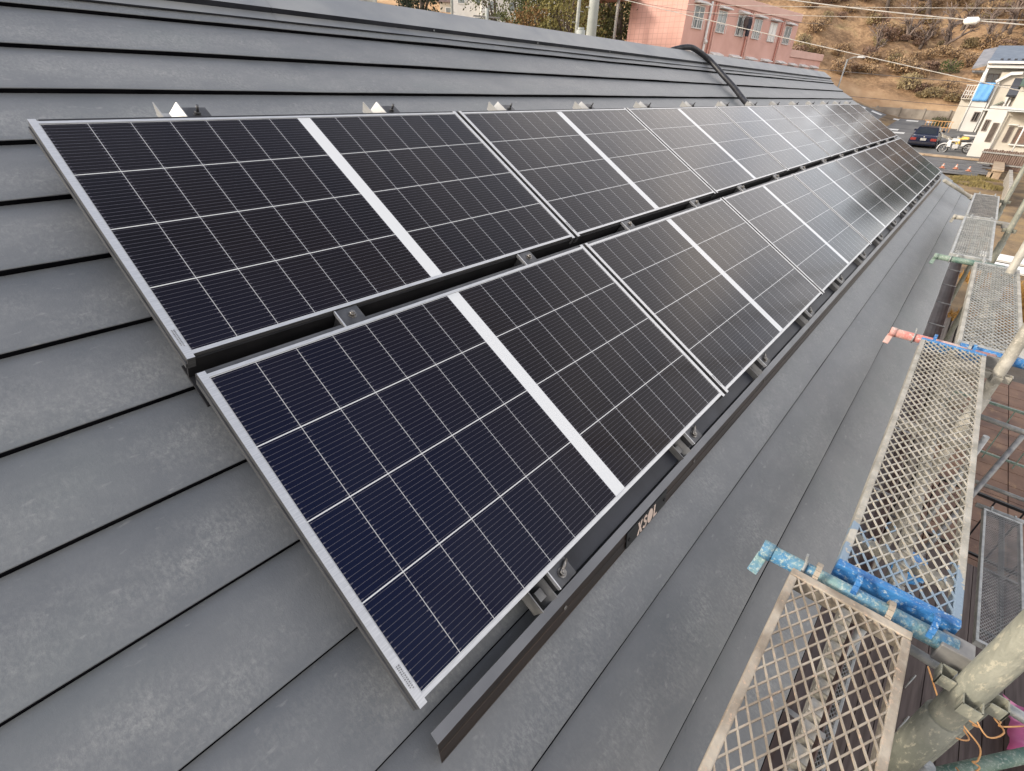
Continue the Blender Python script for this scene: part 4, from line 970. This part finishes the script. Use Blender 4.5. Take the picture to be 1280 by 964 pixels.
# ------------------------------------------------------------------ pink apartment building
dh = Vector((.9939, -.1104, 0)); dn_ = Vector((.1104, .9939, 0))
pk = empty('apartment_building', (40.18, 17.64, 0), (0, 0, math.atan2(dh.y, dh.x))); tag(pk, 'two storey pink apartment building with a row of hooded windows', 'building')
pinkm, pn, pp = newmat('pink tiled render'); N = pn.nodes.new
t_ = N('ShaderNodeTexCoord'); mp_ = N('ShaderNodeMapping'); mp_.inputs['Rotation'].default_value = (R(90), 0, 0)
nz_ = N('ShaderNodeTexNoise'); nz_.inputs['Scale'].default_value = .6; nz_.inputs['Detail'].default_value = 6; pn.links.new(t_.outputs['Object'], nz_.inputs['Vector'])
r_ = N('ShaderNodeValToRGB'); r_.color_ramp.elements[0].position = .35; r_.color_ramp.elements[1].position = .65; r_.color_ramp.elements[0].color = (.50, .285, .235, 1); r_.color_ramp.elements[1].color = (.58, .345, .29, 1); pn.links.new(nz_.outputs['Fac'], r_.inputs[0])
sep = N('ShaderNodeSeparateXYZ'); pn.links.new(t_.outputs['Object'], sep.inputs[0])
def gridl(sock, per):
    a = N('ShaderNodeMath'); a.operation = 'FRACT'; b = N('ShaderNodeMath'); b.operation = 'DIVIDE'; b.inputs[1].default_value = per; pn.links.new(sock, b.inputs[0]); pn.links.new(b.outputs[0], a.inputs[0])
    c = N('ShaderNodeMath'); c.operation = 'LESS_THAN'; c.inputs[1].default_value = .09; pn.links.new(a.outputs[0], c.inputs[0]); return c.outputs[0]
gy, gz = gridl(sep.outputs[1], .42), gridl(sep.outputs[2], .33)
mxx = N('ShaderNodeMath'); mxx.operation = 'MAXIMUM'; pn.links.new(gy, mxx.inputs[0]); pn.links.new(gz, mxx.inputs[1])
geo = N('ShaderNodeNewGeometry'); sn = N('ShaderNodeSeparateXYZ'); tr = N('ShaderNodeVectorTransform'); tr.vector_type = 'NORMAL'; tr.convert_from = 'WORLD'; tr.convert_to = 'OBJECT'
pn.links.new(geo.outputs['True Normal'], tr.inputs[0]); pn.links.new(tr.outputs[0], sn.inputs[0])
lt = N('ShaderNodeMath'); lt.operation = 'LESS_THAN'; lt.inputs[1].default_value = -.9; pn.links.new(sn.outputs[0], lt.inputs[0])   # tile joints are on the gable wall only
ml_ = N('ShaderNodeMath'); ml_.operation = 'MULTIPLY'; pn.links.new(mxx.outputs[0], ml_.inputs[0]); pn.links.new(lt.outputs[0], ml_.inputs[1])
m2_ = N('ShaderNodeMix'); m2_.data_type = 'RGBA'; m2_.inputs[7].default_value = (.40, .235, .20, 1); pn.links.new(ml_.outputs[0], m2_.inputs[0]); pn.links.new(r_.outputs[0], m2_.inputs[6]); pn.links.new(m2_.outputs[2], pp.inputs['Base Color']); pp.inputs['Roughness'].default_value = .85
q = MB(); q.box(0, 19.2, 0, 4.9, -2, 5.45); q.box(19.2, 28.0, .3, 4.9, -2, 2.85); q.build('wall', pinkm, pk)
parm = mat('pale pink parapet', (.56, .36, .30), (.62, .41, .35), .8, .8)
q = MB(); q.box(-.12, 19.35, -.12, 5.0, 5.46, 6.08); q.box(19.36, 28.1, .18, 5.0, 2.86, 3.45); q.build('parapet', parm, pk, .03)
hoodm = mat('pale window hood', (.56, .55, .53), (.66, .65, .63), 3, .6); graypane = mat('grey window pane', (.10, .12, .125), (.18, .20, .205), 1.2, .15, spec=.6)
whitepane = mat('white curtain pane', (.62, .61, .58), (.70, .69, .66), 1, .5)
def pwin(s, zt, h, wd, y, pane):
    q = MB(); t = .06
    q.box(s-wd/2, s+wd/2, y-.06, y-.001, zt-t, zt); q.box(s-wd/2, s+wd/2, y-.10, y-.001, zt-h, zt-h+t); q.box(s-wd/2, s-wd/2+t, y-.06, y-.001, zt-h+t, zt-t); q.box(s+wd/2-t, s+wd/2, y-.06, y-.001, zt-h+t, zt-t); q.box(s-.03, s+.03, y-.06, y-.001, zt-h+t, zt-t)
    f = q.build('window', hoodm, pk); q = MB(); q.box(s-wd/2+t, s+wd/2-t, y-.03, y-.015, zt-h+t, zt-t); q.build('pane', pane, f)
    q = MB(); q.hexa([(s-wd/2-.15, y-.42, zt+.10), (s+wd/2+.15, y-.42, zt+.10), (s+wd/2+.15, y-.001, zt+.10), (s-wd/2-.15, y-.001, zt+.10), (s-wd/2-.15, y-.42, zt+.16), (s+wd/2+.15, y-.42, zt+.16), (s+wd/2+.15, y-.001, zt+.32), (s-wd/2-.15, y-.001, zt+.32)]); q.build('window_hood', hoodm, f)
    q = MB()
    for k in range(5): q.bar((s-wd/2+wd*k/4, y-.20, zt-h), (s-wd/2+wd*k/4, y-.20, zt-h*.62), .025, .025, (1, 0, 0))
    q.bar((s-wd/2, y-.20, zt-h*.62), (s+wd/2, y-.20, zt-h*.62), .03, .03); q.build('guard_rail', hoodm, f)
for i, s in enumerate((1.6, 5.0, 8.2, 11.1, 14.1, 17.2)): pwin(s, 5.02, 1.35, 1.35, 0, whitepane if i == 4 else graypane)
for s in (1.6, 5.0, 8.2, 11.1, 14.1, 17.2): pwin(s, 2.12, 1.35, 1.35, 0, graypane)
for s in (20.6, 23.4, 26.2): pwin(s, 2.10, 1.3, 1.3, .3, graypane)
q = MB(); q.tube([(3.0, -.12, 5.4), (3.0, -.12, -1)], .09, 8); q.tube([(3.0, -.12, 3.1), (3.0, -.3, 2.9)], .12, 8); q.build('drainpipe', hoodm, pk)
rpipe = mat('red brown pipe', (.38, .14, .10), (.45, .18, .13), 3, .6)
for s in (3.7, 9.4, 15.6):
    for d in (0, .45): q = MB(); q.tube([(s+d, -.08, 5.4), (s+d, -.08, -1)], .05, 8); q.build('pipe', rpipe if d == 0 else parm, pk)
q = MB(); q.box(-3.0, -.125, 4.3, 8.0, 5.35, 5.6); q.build('canopy', parm, pk); q = MB(); q.box(-2.2, -2.05, 4.4, 4.55, -2, 5.35); q.build('canopy_post', M['rust'], pk)
q = MB(); q.box(-3.4, -.01, 3.2, 6.0, -2, 2.35); q.build('stair_wall', pinkm, pk)
# dark clothes hung at the third window
clm = mat('dark clothes', (.012, .012, .02), (.03, .028, .04), 3, .9)
cl = empty('laundry', pk.matrix_basis @ Vector((0, 0, 0))); cl.location = Vector((40.18, 17.64, 0))+dh*8.3-dn_*.45; cl.location.z = 4.95; cl.rotation_euler.z = math.atan2(dh.y, dh.x); tag(cl, 'dark clothes hanging outside the third window of the pink building', 'laundry')
q = MB(); q.tube([(-.7, 0, 0), (.8, 0, 0)], .02, 6); q.build('drying_rail', hoodm, cl)
for k, (x, w_, h) in enumerate(((-.15, .5, .9), (.45, .55, 1.25))):
    q = MB(); q.poly([(x-w_*.3, -.05, 0), (x+w_*.3, -.05, 0), (x+w_*.62, -.05, -.25), (x+w_*.55, -.05, -.7*h), (x+w_*.38, -.05, -.62*h), (x+w_*.4, -.05, -h), (x-w_*.4, -.05, -h), (x-w_*.38, -.05, -.62*h), (x-w_*.55, -.05, -.7*h), (x-w_*.62, -.05, -.25)], (0, .12, 0)); q.build('jacket', clm if k else mat('brown jacket', (.05, .035, .03), (.08, .055, .05), 4, .9), cl, .02)

# ------------------------------------------------------------------ poles and wires
cpole = mat('concrete pole', (.27, .29, .27), (.38, .39, .37), 2, .85, bump=.2)
def upole(x, y, zt, r, lab, tf=False):
    zb = ground_z(x, y); p = empty('utility_pole', (x, y, zb)); tag(p, lab, 'utility pole')
    q = MB(); q.tube([(0, 0, 0), (0, 0, zt-zb)], [r*1.12, r*.8], 14)
    for i in range(10): 
        z = (zt-zb)*.35+.55*i; a = 1 if i % 2 else -1; q.tube([(0, 0, z), (.30*a, -.16*a, z)], .02, 6)
    q.build('pole', cpole, p)
    q = MB(); q.bar((-.9, .5, zt-zb-.5), (.9, -.5, zt-zb-.5), .09, .09); q.bar((-.9, .5, zt-zb-1.3), (.9, -.5, zt-zb-1.3), .09, .09); q.build('crossarm', M['rust'], p)
    if tf:
        q = MB(); q.tube([(-.15, -.42, tf-zb-.9), (-.15, -.42, tf-zb)], .28, 14); q.tube([(-.15, -.42, tf-zb), (-.15, -.42, tf-zb+.12)], .2, 10); q.build('transformer', cpole, p); q = MB(); q.bar((-.9, -.1, tf-zb-1.0), (.3, -.6, tf-zb-1.0), .10, .10); q.build('bracket', M['zinc'], p)
    return p
upole(19.9, 11.8, 9.0, .20, 'thick concrete utility pole just left of the pink building')
upole(30.4, 20.0, 8.0, .11, 'thin concrete pole with a grey transformer drum', 2.75)
upole(32.0, 29.3, 4.3, .16, 'short pale concrete post in front of the yellowish trees')
upole(44, 46, 12, .15, 'distant pole between the far houses')
upole(30, 40, 9, .14, 'pale utility pole before the dark conifer')
upole(54.5, -9.5, 8.5, .17, 'utility pole behind the white houses')
wirem = mat('pale cable', (.33, .31, .28), (.42, .40, .37), 3, .6); wired = mat('dark cable', (.05, .045, .045), (.09, .08, .08), 3, .6)
def wire(p0, p1, r, m, lab, sag=.25, extra=False):
    p0, p1 = Vector(p0), Vector(p1); b = MB(); n = 24
    pts = [p0.lerp(p1, i/n)-Vector((0, 0, sag*4*(i/n)*(1-i/n))) for i in range(n+1)]
    b.tube([p-p0 for p in pts], r, 6); o = b.build('overhead_wire', m); o.location = p0; tag(o, lab, 'wire', 'overhead wires across the hillside'); return pts
wire((35, 14.5, 5.15), (35, -10, 2.3), .028, wirem, 'thick pale wire across the top right, with the white closure on it', .35)
cl_ = MB(); cl_.tube([(0, -.30, 0), (0, -.2, -.02), (0, .2, -.02), (0, .30, 0)], [.05, .15, .15, .05], 12); o = cl_.build('cable_closure', mat('white closure', (.72, .70, .67), (.80, .79, .76), 3, .5)); o.location = (34.98, .93, 3.22); tag(o, 'white drum shaped cable closure hanging on the thick overhead wire', 'cable closure')
wire((35, 22, 5.2), (35, -9, -.7), .022, wirem, 'pale wire falling from above the pink building to the white houses', .12)
wire((35, 16, 4.36), (35, -10, 3.35), .012, wirem, 'uppermost thin wire near the top edge of the hillside', .1)
wire((35, 16, 4.0), (35, -10, 2.9), .012, wirem, 'thin wire just under the thick pale wire', .1)
wire((35, 9, 1.35), (35, -9, .45), .016, wired, 'dark wire low across the shrubs of the hillside', .1)
wire((42, 9, .1), (42, -9, -.4), .014, wired, 'dark wire low in front of the roadside bank', .1)
wire((40, 26, 6.0), (40, 8, 3.6), .012, wired, 'thin dark wire in front of the pink gable wall', .3)
pt = MB(); pt.tube([(0, 0, 0), (.80, .25, -.36)], .028, 10); o = pt.build('scaffold_tube', M['cream']); o.location = (2.12, 1.62, .585); tag(o, 'pale tube sticking up behind the roof ridge at the upper left', 'tube')

# ------------------------------------------------------------------ trees, shrubs and far houses
def leafmat(name, a, b, c): return mat(name, a, b, .9, .75, spec=.2, c3=c, s3=2.2, t3=.56, rand=1)
LM = [leafmat('olive leaves', (.055, .066, .026), (.105, .112, .042), (.15, .14, .05)), leafmat('yellowish leaves', (.11, .10, .035), (.18, .155, .05), (.23, .185, .065)), leafmat('dark evergreen leaves', (.012, .022, .014), (.03, .045, .025), (.05, .06, .03)), leafmat('russet leaves', (.13, .075, .03), (.20, .12, .05), (.24, .17, .07))]
bark = mat('grey brown bark', (.055, .042, .034), (.12, .095, .08), 4, .9, stretch=(1, 1, .3)); twig = mat('purplish twigs', (.12, .09, .078), (.20, .155, .13), 2, .9, rand=1)
def leafy(h, w, m, seed, n=2600, leaf=.22, conical=False):
    rn = random.Random(seed); r = empty('leafy_tree')
    t = MB(); t.tube([(0, 0, 0), (.1, 0, h*.3), (-.05, .1, h*.6), (0, 0, h*.9)], [h*.035, h*.028, h*.016, .02], 8)
    cl = []
    for i in range(26):
        z = rn.uniform(.28, 1.0); a = rn.uniform(0, 6.283)
        d = (w*.5*(1.05-z)*1.3 if conical else w*.5*math.sqrt(max(.05, 1-((z-.55)/.5)**2)))*rn.uniform(.25, 1)
        c = Vector((d*math.cos(a), d*math.sin(a), z*h)); cl.append((c, rn.uniform(.10, .2)*w))
        if i % 2 == 0: t.tube([(0, 0, max(.2, z*h*.6)), c*.6+Vector((0, 0, z*h*.35)), c], [h*.012, h*.008, .012], 5)
    t.build('trunk', bark, r)
    f = MB()
    for i in range(n):
        c, s = cl[rn.randrange(len(cl))]; v = Vector((rn.gauss(0, 1), rn.gauss(0, 1), rn.gauss(0, .8)))*s*.62; p = c+v
        u = Vector((rn.gauss(0, 1), rn.gauss(0, 1), rn.gauss(0, 1))).normalized(); k = u.cross(Vector((rn.gauss(0, 1), rn.gauss(0, 1), .3))).normalized(); e = leaf*rn.uniform(.5, 1.2)
        f.quad(p-u*e*.5, p+k*e*.28, p+u*e*.5, p-k*e*.28)
    f.build('crown', m, r); return r
tp = [leafy(6.5, 5.2, LM[0], 1), leafy(6.0, 4.6, LM[1], 2), leafy(7.5, 3.8, LM[2], 3, conical=True), leafy(6.2, 5.0, LM[0], 4), leafy(5.5, 4.6, LM[3], 5)]
tl = ['olive green rounded tree beyond the roof ridge', 'yellowish rounded tree beyond the roof ridge', 'dark conifer beyond the roof ridge at the upper left', 'bushy olive green tree with a broad crown beyond the roof ridge', 'russet leaved tree beyond the roof ridge']
used = [False]*5
spots = [(0, .755, .655, 52, .0), (3, .775, .632, 50, .3), (1, .793, .609, 47, -.3), (0, .80, .60, 56, .4), (4, .812, .583, 48, -.4), (0, .825, .565, 55, .2), (1, .842, .54, 52, 0), (3, .852, .523, 50, .2), (4, .765, .644, 45, -1.3), (1, .805, .593, 43, -1.3), (0, .728, .685, 60, -.3), (2, .643, .766, 62, .8), (2, .625, .781, 60, .4), (0, .862, .507, 54, .4), (3, .872, .49, 60, .8)]
for i, (k, dx, dy, D, dz) in enumerate(spots):
    o = tp[k] if not used[k] else dup(tp[k]); used[k] = True
    x, y = CAM.x+dx*D, CAM.y+dy*D; o.location = (x, y, ground_z(x, y)-.1+dz); o.rotation_euler.z = i*1.7; s = .9+.13*(i % 4); o.scale = (s, s, s)
    tag(o, tl[k], 'tree', 'trees behind the roof ridge')
big = leafy(13, 8, LM[2], 44, 4200, .5, True); big.location = (71, -6.2, ground_z(71, -6.2)); tag(big, 'tall dark evergreen behind the white house with the blue roof', 'tree')
def bare(h, seed, name='bare_tree', dens=4, spread=.62):
    rn = random.Random(seed); r = empty(name); t = MB(); b = MB()
    def grow(p, d, L_, rad, lev):
        pts = [p]; q = p.copy(); dd = d.copy()
        for i in range(3):
            dd = (dd+Vector((rn.gauss(0, .16), rn.gauss(0, .16), rn.gauss(0, .10)+.03))).normalized(); q = q+dd*(L_/3); pts.append(q.copy())
        (t if lev == 0 else b).tube(pts, [rad, rad*.85, rad*.72, rad*.6], 7 if lev < 2 else 4, lev == 0)
        if lev >= dens: return
        for k in range(3 if lev < 2 else 4):
            j = 3 if k == 0 else rn.choice((1, 2, 3)); nd = (dd+Vector((rn.gauss(0, spread), rn.gauss(0, spread), rn.gauss(.1, .42)))).normalized()
            grow(pts[j], nd, L_*rn.uniform(.55, .8), max(.018, rad*.62), lev+1)
    grow(Vector((0, 0, -.3)), Vector((rn.gauss(0, .12), rn.gauss(0, .12), 1)).normalized(), h*.38, h*.05, 0)
    t.build('trunk', bark, r); b.build('crown', twig, r); return r
bp_ = [bare(4.6, 11), bare(4.2, 12), bare(4.8, 13), bare(3.8, 14)]
labs = ['bare gnarled fruit tree with a forked trunk on the brown slope behind the houses', 'leaning bare fruit tree on the brown slope', 'thin bare tree halfway up the brown slope', 'small bare tree standing low on the brown slope']
fruit = [(0, 85.0, 6.3, 1.35), (1, 85, 8.7, 1.0), (2, 85, 10.3, 1.0), (3, 86, 3.0, 1.2), (1, 92, 6.0, 1.1), (2, 90, 1.2, 1.0), (3, 80, 12.5, .9)]
bused = [False]*4
for i, (k, x, y, s) in enumerate(fruit):
    o = bp_[k] if not bused[k] else dup(bp_[k]); bused[k] = True
    o.location = (x, y, ground_z(x, y)); o.rotation_euler.z = i*2.2; o.scale = (s, s, s); tag(o, labs[k], 'tree', 'bare fruit trees on the hillside')
tk = bare(5.5, 31, 'bare_tree', 5, .5); rn = random.Random(77); n_ = 0
for i in range(95):
    x, y = rn.uniform(90, 116), rn.uniform(-6, 34)
    o = tk if n_ == 0 else dup(tk); n_ += 1
    o.location = (x, y, ground_z(x, y)); o.rotation_euler.z = rn.uniform(0, 6.28); s = rn.uniform(.8, 1.4); o.scale = (s, s, s*rn.uniform(.8, 1.1)); tag(o, 'bare purplish tree in the leafless wood at the top of the hill', 'tree', 'leafless wood on the hilltop')
def shrub(h, seed, m, n=850):
    rn = random.Random(seed); r = empty('shrub'); b = MB()
    for i in range(60):
        a, d = rn.uniform(0, 6.283), rn.uniform(.1, .7)*h; e = Vector((d*math.cos(a), d*math.sin(a), h*rn.uniform(.5, 1)))
        b.tube([(0, 0, -.1), e*.5+Vector((0, 0, .15)), e], [.025, .016, .008], 4, False)
    b.build('stems', twig, r); f = MB()
    for i in range(n):
        a, d = rn.uniform(0, 6.283), h*.75*math.sqrt(rn.random()); p = Vector((d*math.cos(a), d*math.sin(a), h*rn.uniform(.05, 1)*(1-.4*(d/h)**2))); u = Vector((rn.gauss(0, 1), rn.gauss(0, 1), rn.gauss(0, 1))).normalized(); k = u.cross(Vector((.3, rn.gauss(0, 1), 1))).normalized(); e = .11*rn.uniform(.5, 1.3); f.quad(p-u*e, p+k*e*.4, p+u*e, p-k*e*.4)
    f.build('foliage', m, r); return r
sh = [shrub(1.3, 1, leafmat('dry brown leaves', (.26, .17, .10), (.37, .26, .15), (.44, .31, .18))), shrub(1.2, 2, leafmat('olive scrub', (.24, .19, .105), (.33, .26, .14), (.38, .28, .15))), shrub(1.1, 3, leafmat('reddish scrub', (.18, .115, .085), (.25, .165, .12), (.28, .18, .12)))]
slab = ['dry brown shrub on the lower hillside', 'olive scrub bush on the lower hillside', 'reddish bare shrub on the lower hillside']
sused = [False]*3; rn = random.Random(9)
for i in range(110):
    k = rn.choice((0, 0, 1, 2)); x = 72.6+14*rn.random()**1.3; y = rn.uniform(0, 24)
    if i > 75: x = rn.uniform(86, 100)
    o = sh[k] if not sused[k] else dup(sh[k]); sused[k] = True
    o.location = (x, y, ground_z(x, y)); o.rotation_euler.z = rn.uniform(0, 6.28); s = rn.uniform(.6, 1.3); o.scale = (s, s*rn.uniform(.8, 1.3), s*rn.uniform(.7, 1.1)); tag(o, slab[k], 'shrub', 'scrub on the hillside')
gsh = shrub(1.5, 6, leafmat('green shrub leaves', (.03, .05, .015), (.06, .085, .025), (.1, .11, .04)), 700)
for i, (x, y, s) in enumerate(((61.8, 1.9, .5), (62.5, 2.3, .5), (79, 4.4, .9))):
    o = gsh if i == 0 else dup(gsh); o.location = (x, y, ground_z(x, y)); o.scale = (s, s, s); o.rotation_euler.z = i; tag(o, 'dark green shrub beside the white house' if i != 2 else 'green bush on the slope just left of the blue roof', 'shrub', 'green shrubs near the white house')
# far houses up the slope beyond the trees
def far_house(dx, dy, D, wd, dp, z0, h, rz, wm_, rm_, lab, gable=True):
    x, y = CAM.x+dx*D, CAM.y+dy*D; r = empty('far_house', (x, y, z0), (0, 0, rz)); tag(r, lab, 'house')
    q = MB(); q.box(-dp/2, dp/2, -wd/2, wd/2, -4, h); q.build('wall', wm_, r)
    q = MB(); a, b = dp/2+.4, wd/2+.4
    if gable: q.poly([(-a, -b, h-.1), (a, -b, h-.1), (0, -b, h+dp*.28)], (0, 2*b, 0))
    else: q.box(-a, a, -b, b, h, h+.3)
    q.build('roof', rm_, r)
    n = max(2, int(wd/2.2))
    for s in range(int((h+.5)//2.6)+1):
        for i in range(n):
            yc = -wd/2+wd*(i+.5)/n; z = h-1.9-2.7*s
            q = MB(); q.box(-dp/2-.08, -dp/2-.002, yc-.6, yc+.6, z, z+1.2); f = q.build('window', trim, r); q = MB(); q.box(-dp/2-.09, -dp/2-.081, yc-.5, yc+.5, z+.1, z+1.1); q.build('pane', graypane, f)
            q = MB(); q.box(-.6+(0), .6, -wd/2-.06, -wd/2-.002, z, z+1.2) if i == 0 else None
            if i == 0: q.build('window', graypane, r)
far_house(.687, .726, 105, 6, 5, 6.6, 3.6, .75, wht, mat('brown tile roof', (.10, .065, .055), (.17, .11, .09), 2, .7), 'cream house with brown roof far beyond the ridge')
far_house(.712, .702, 98, 8, 7, 7.0, 4.2, .7, wht2, greyro, 'pale two storey house far beyond the ridge, behind the poles')
far_house(.735, .678, 92, 6, 6, 6.6, 3.4, .8, wht2, bluero, 'white house with a bluish roof far beyond the olive trees')
far_house(.787, .617, 84, 5, 6, 5.0, 5.2, .6, wht2, greyro, 'white block rising above the yellowish trees', False)
far_house(.679, .734, 82, 5, 4, 4.0, 1.3, .4, wht, mat('dull red roof', (.11, .065, .055), (.16, .10, .08), 2, .7), 'low white house with dull red roof just over the ridge')

# more of the row of houses further along the right side
hC = empty('terraced_house', (56.5, -5.5, -2.6)); tag(hC, 'small cream house with dark roof squeezed between the two white houses', 'house')
q = MB(); q.box(54.2, 58, -7.5, -1.75, -3.2, .35); wbuild(q, 'wall', wht, hC)
q = MB(); q.hexa([(53.7, -7.8, .36), (58.4, -7.8, 1.5), (58.4, -1.45, 1.5), (53.7, -1.45, .36), (53.7, -7.8, .48), (58.4, -7.8, 1.62), (58.4, -1.45, 1.62), (53.7, -1.45, .48)]); wbuild(q, 'roof', M['dark_sheet'], hC)
windowp(hC, 54.2, -2.7, -2.0, -.95, -.1); windowp(hC, 54.2, -2.8, -1.95, -2.5, -1.4, shade)
q = MB(); q.box(53.75, 54.199, -3.4, -1.8, -1.22, -1.12); wbuild(q, 'canopy', trim, hC)
q = MB(); q.tube([(54.1, -1.82, .3), (54.1, -1.82, -2.9)], .05, 8); wbuild(q, 'drainpipe', trim, hC)
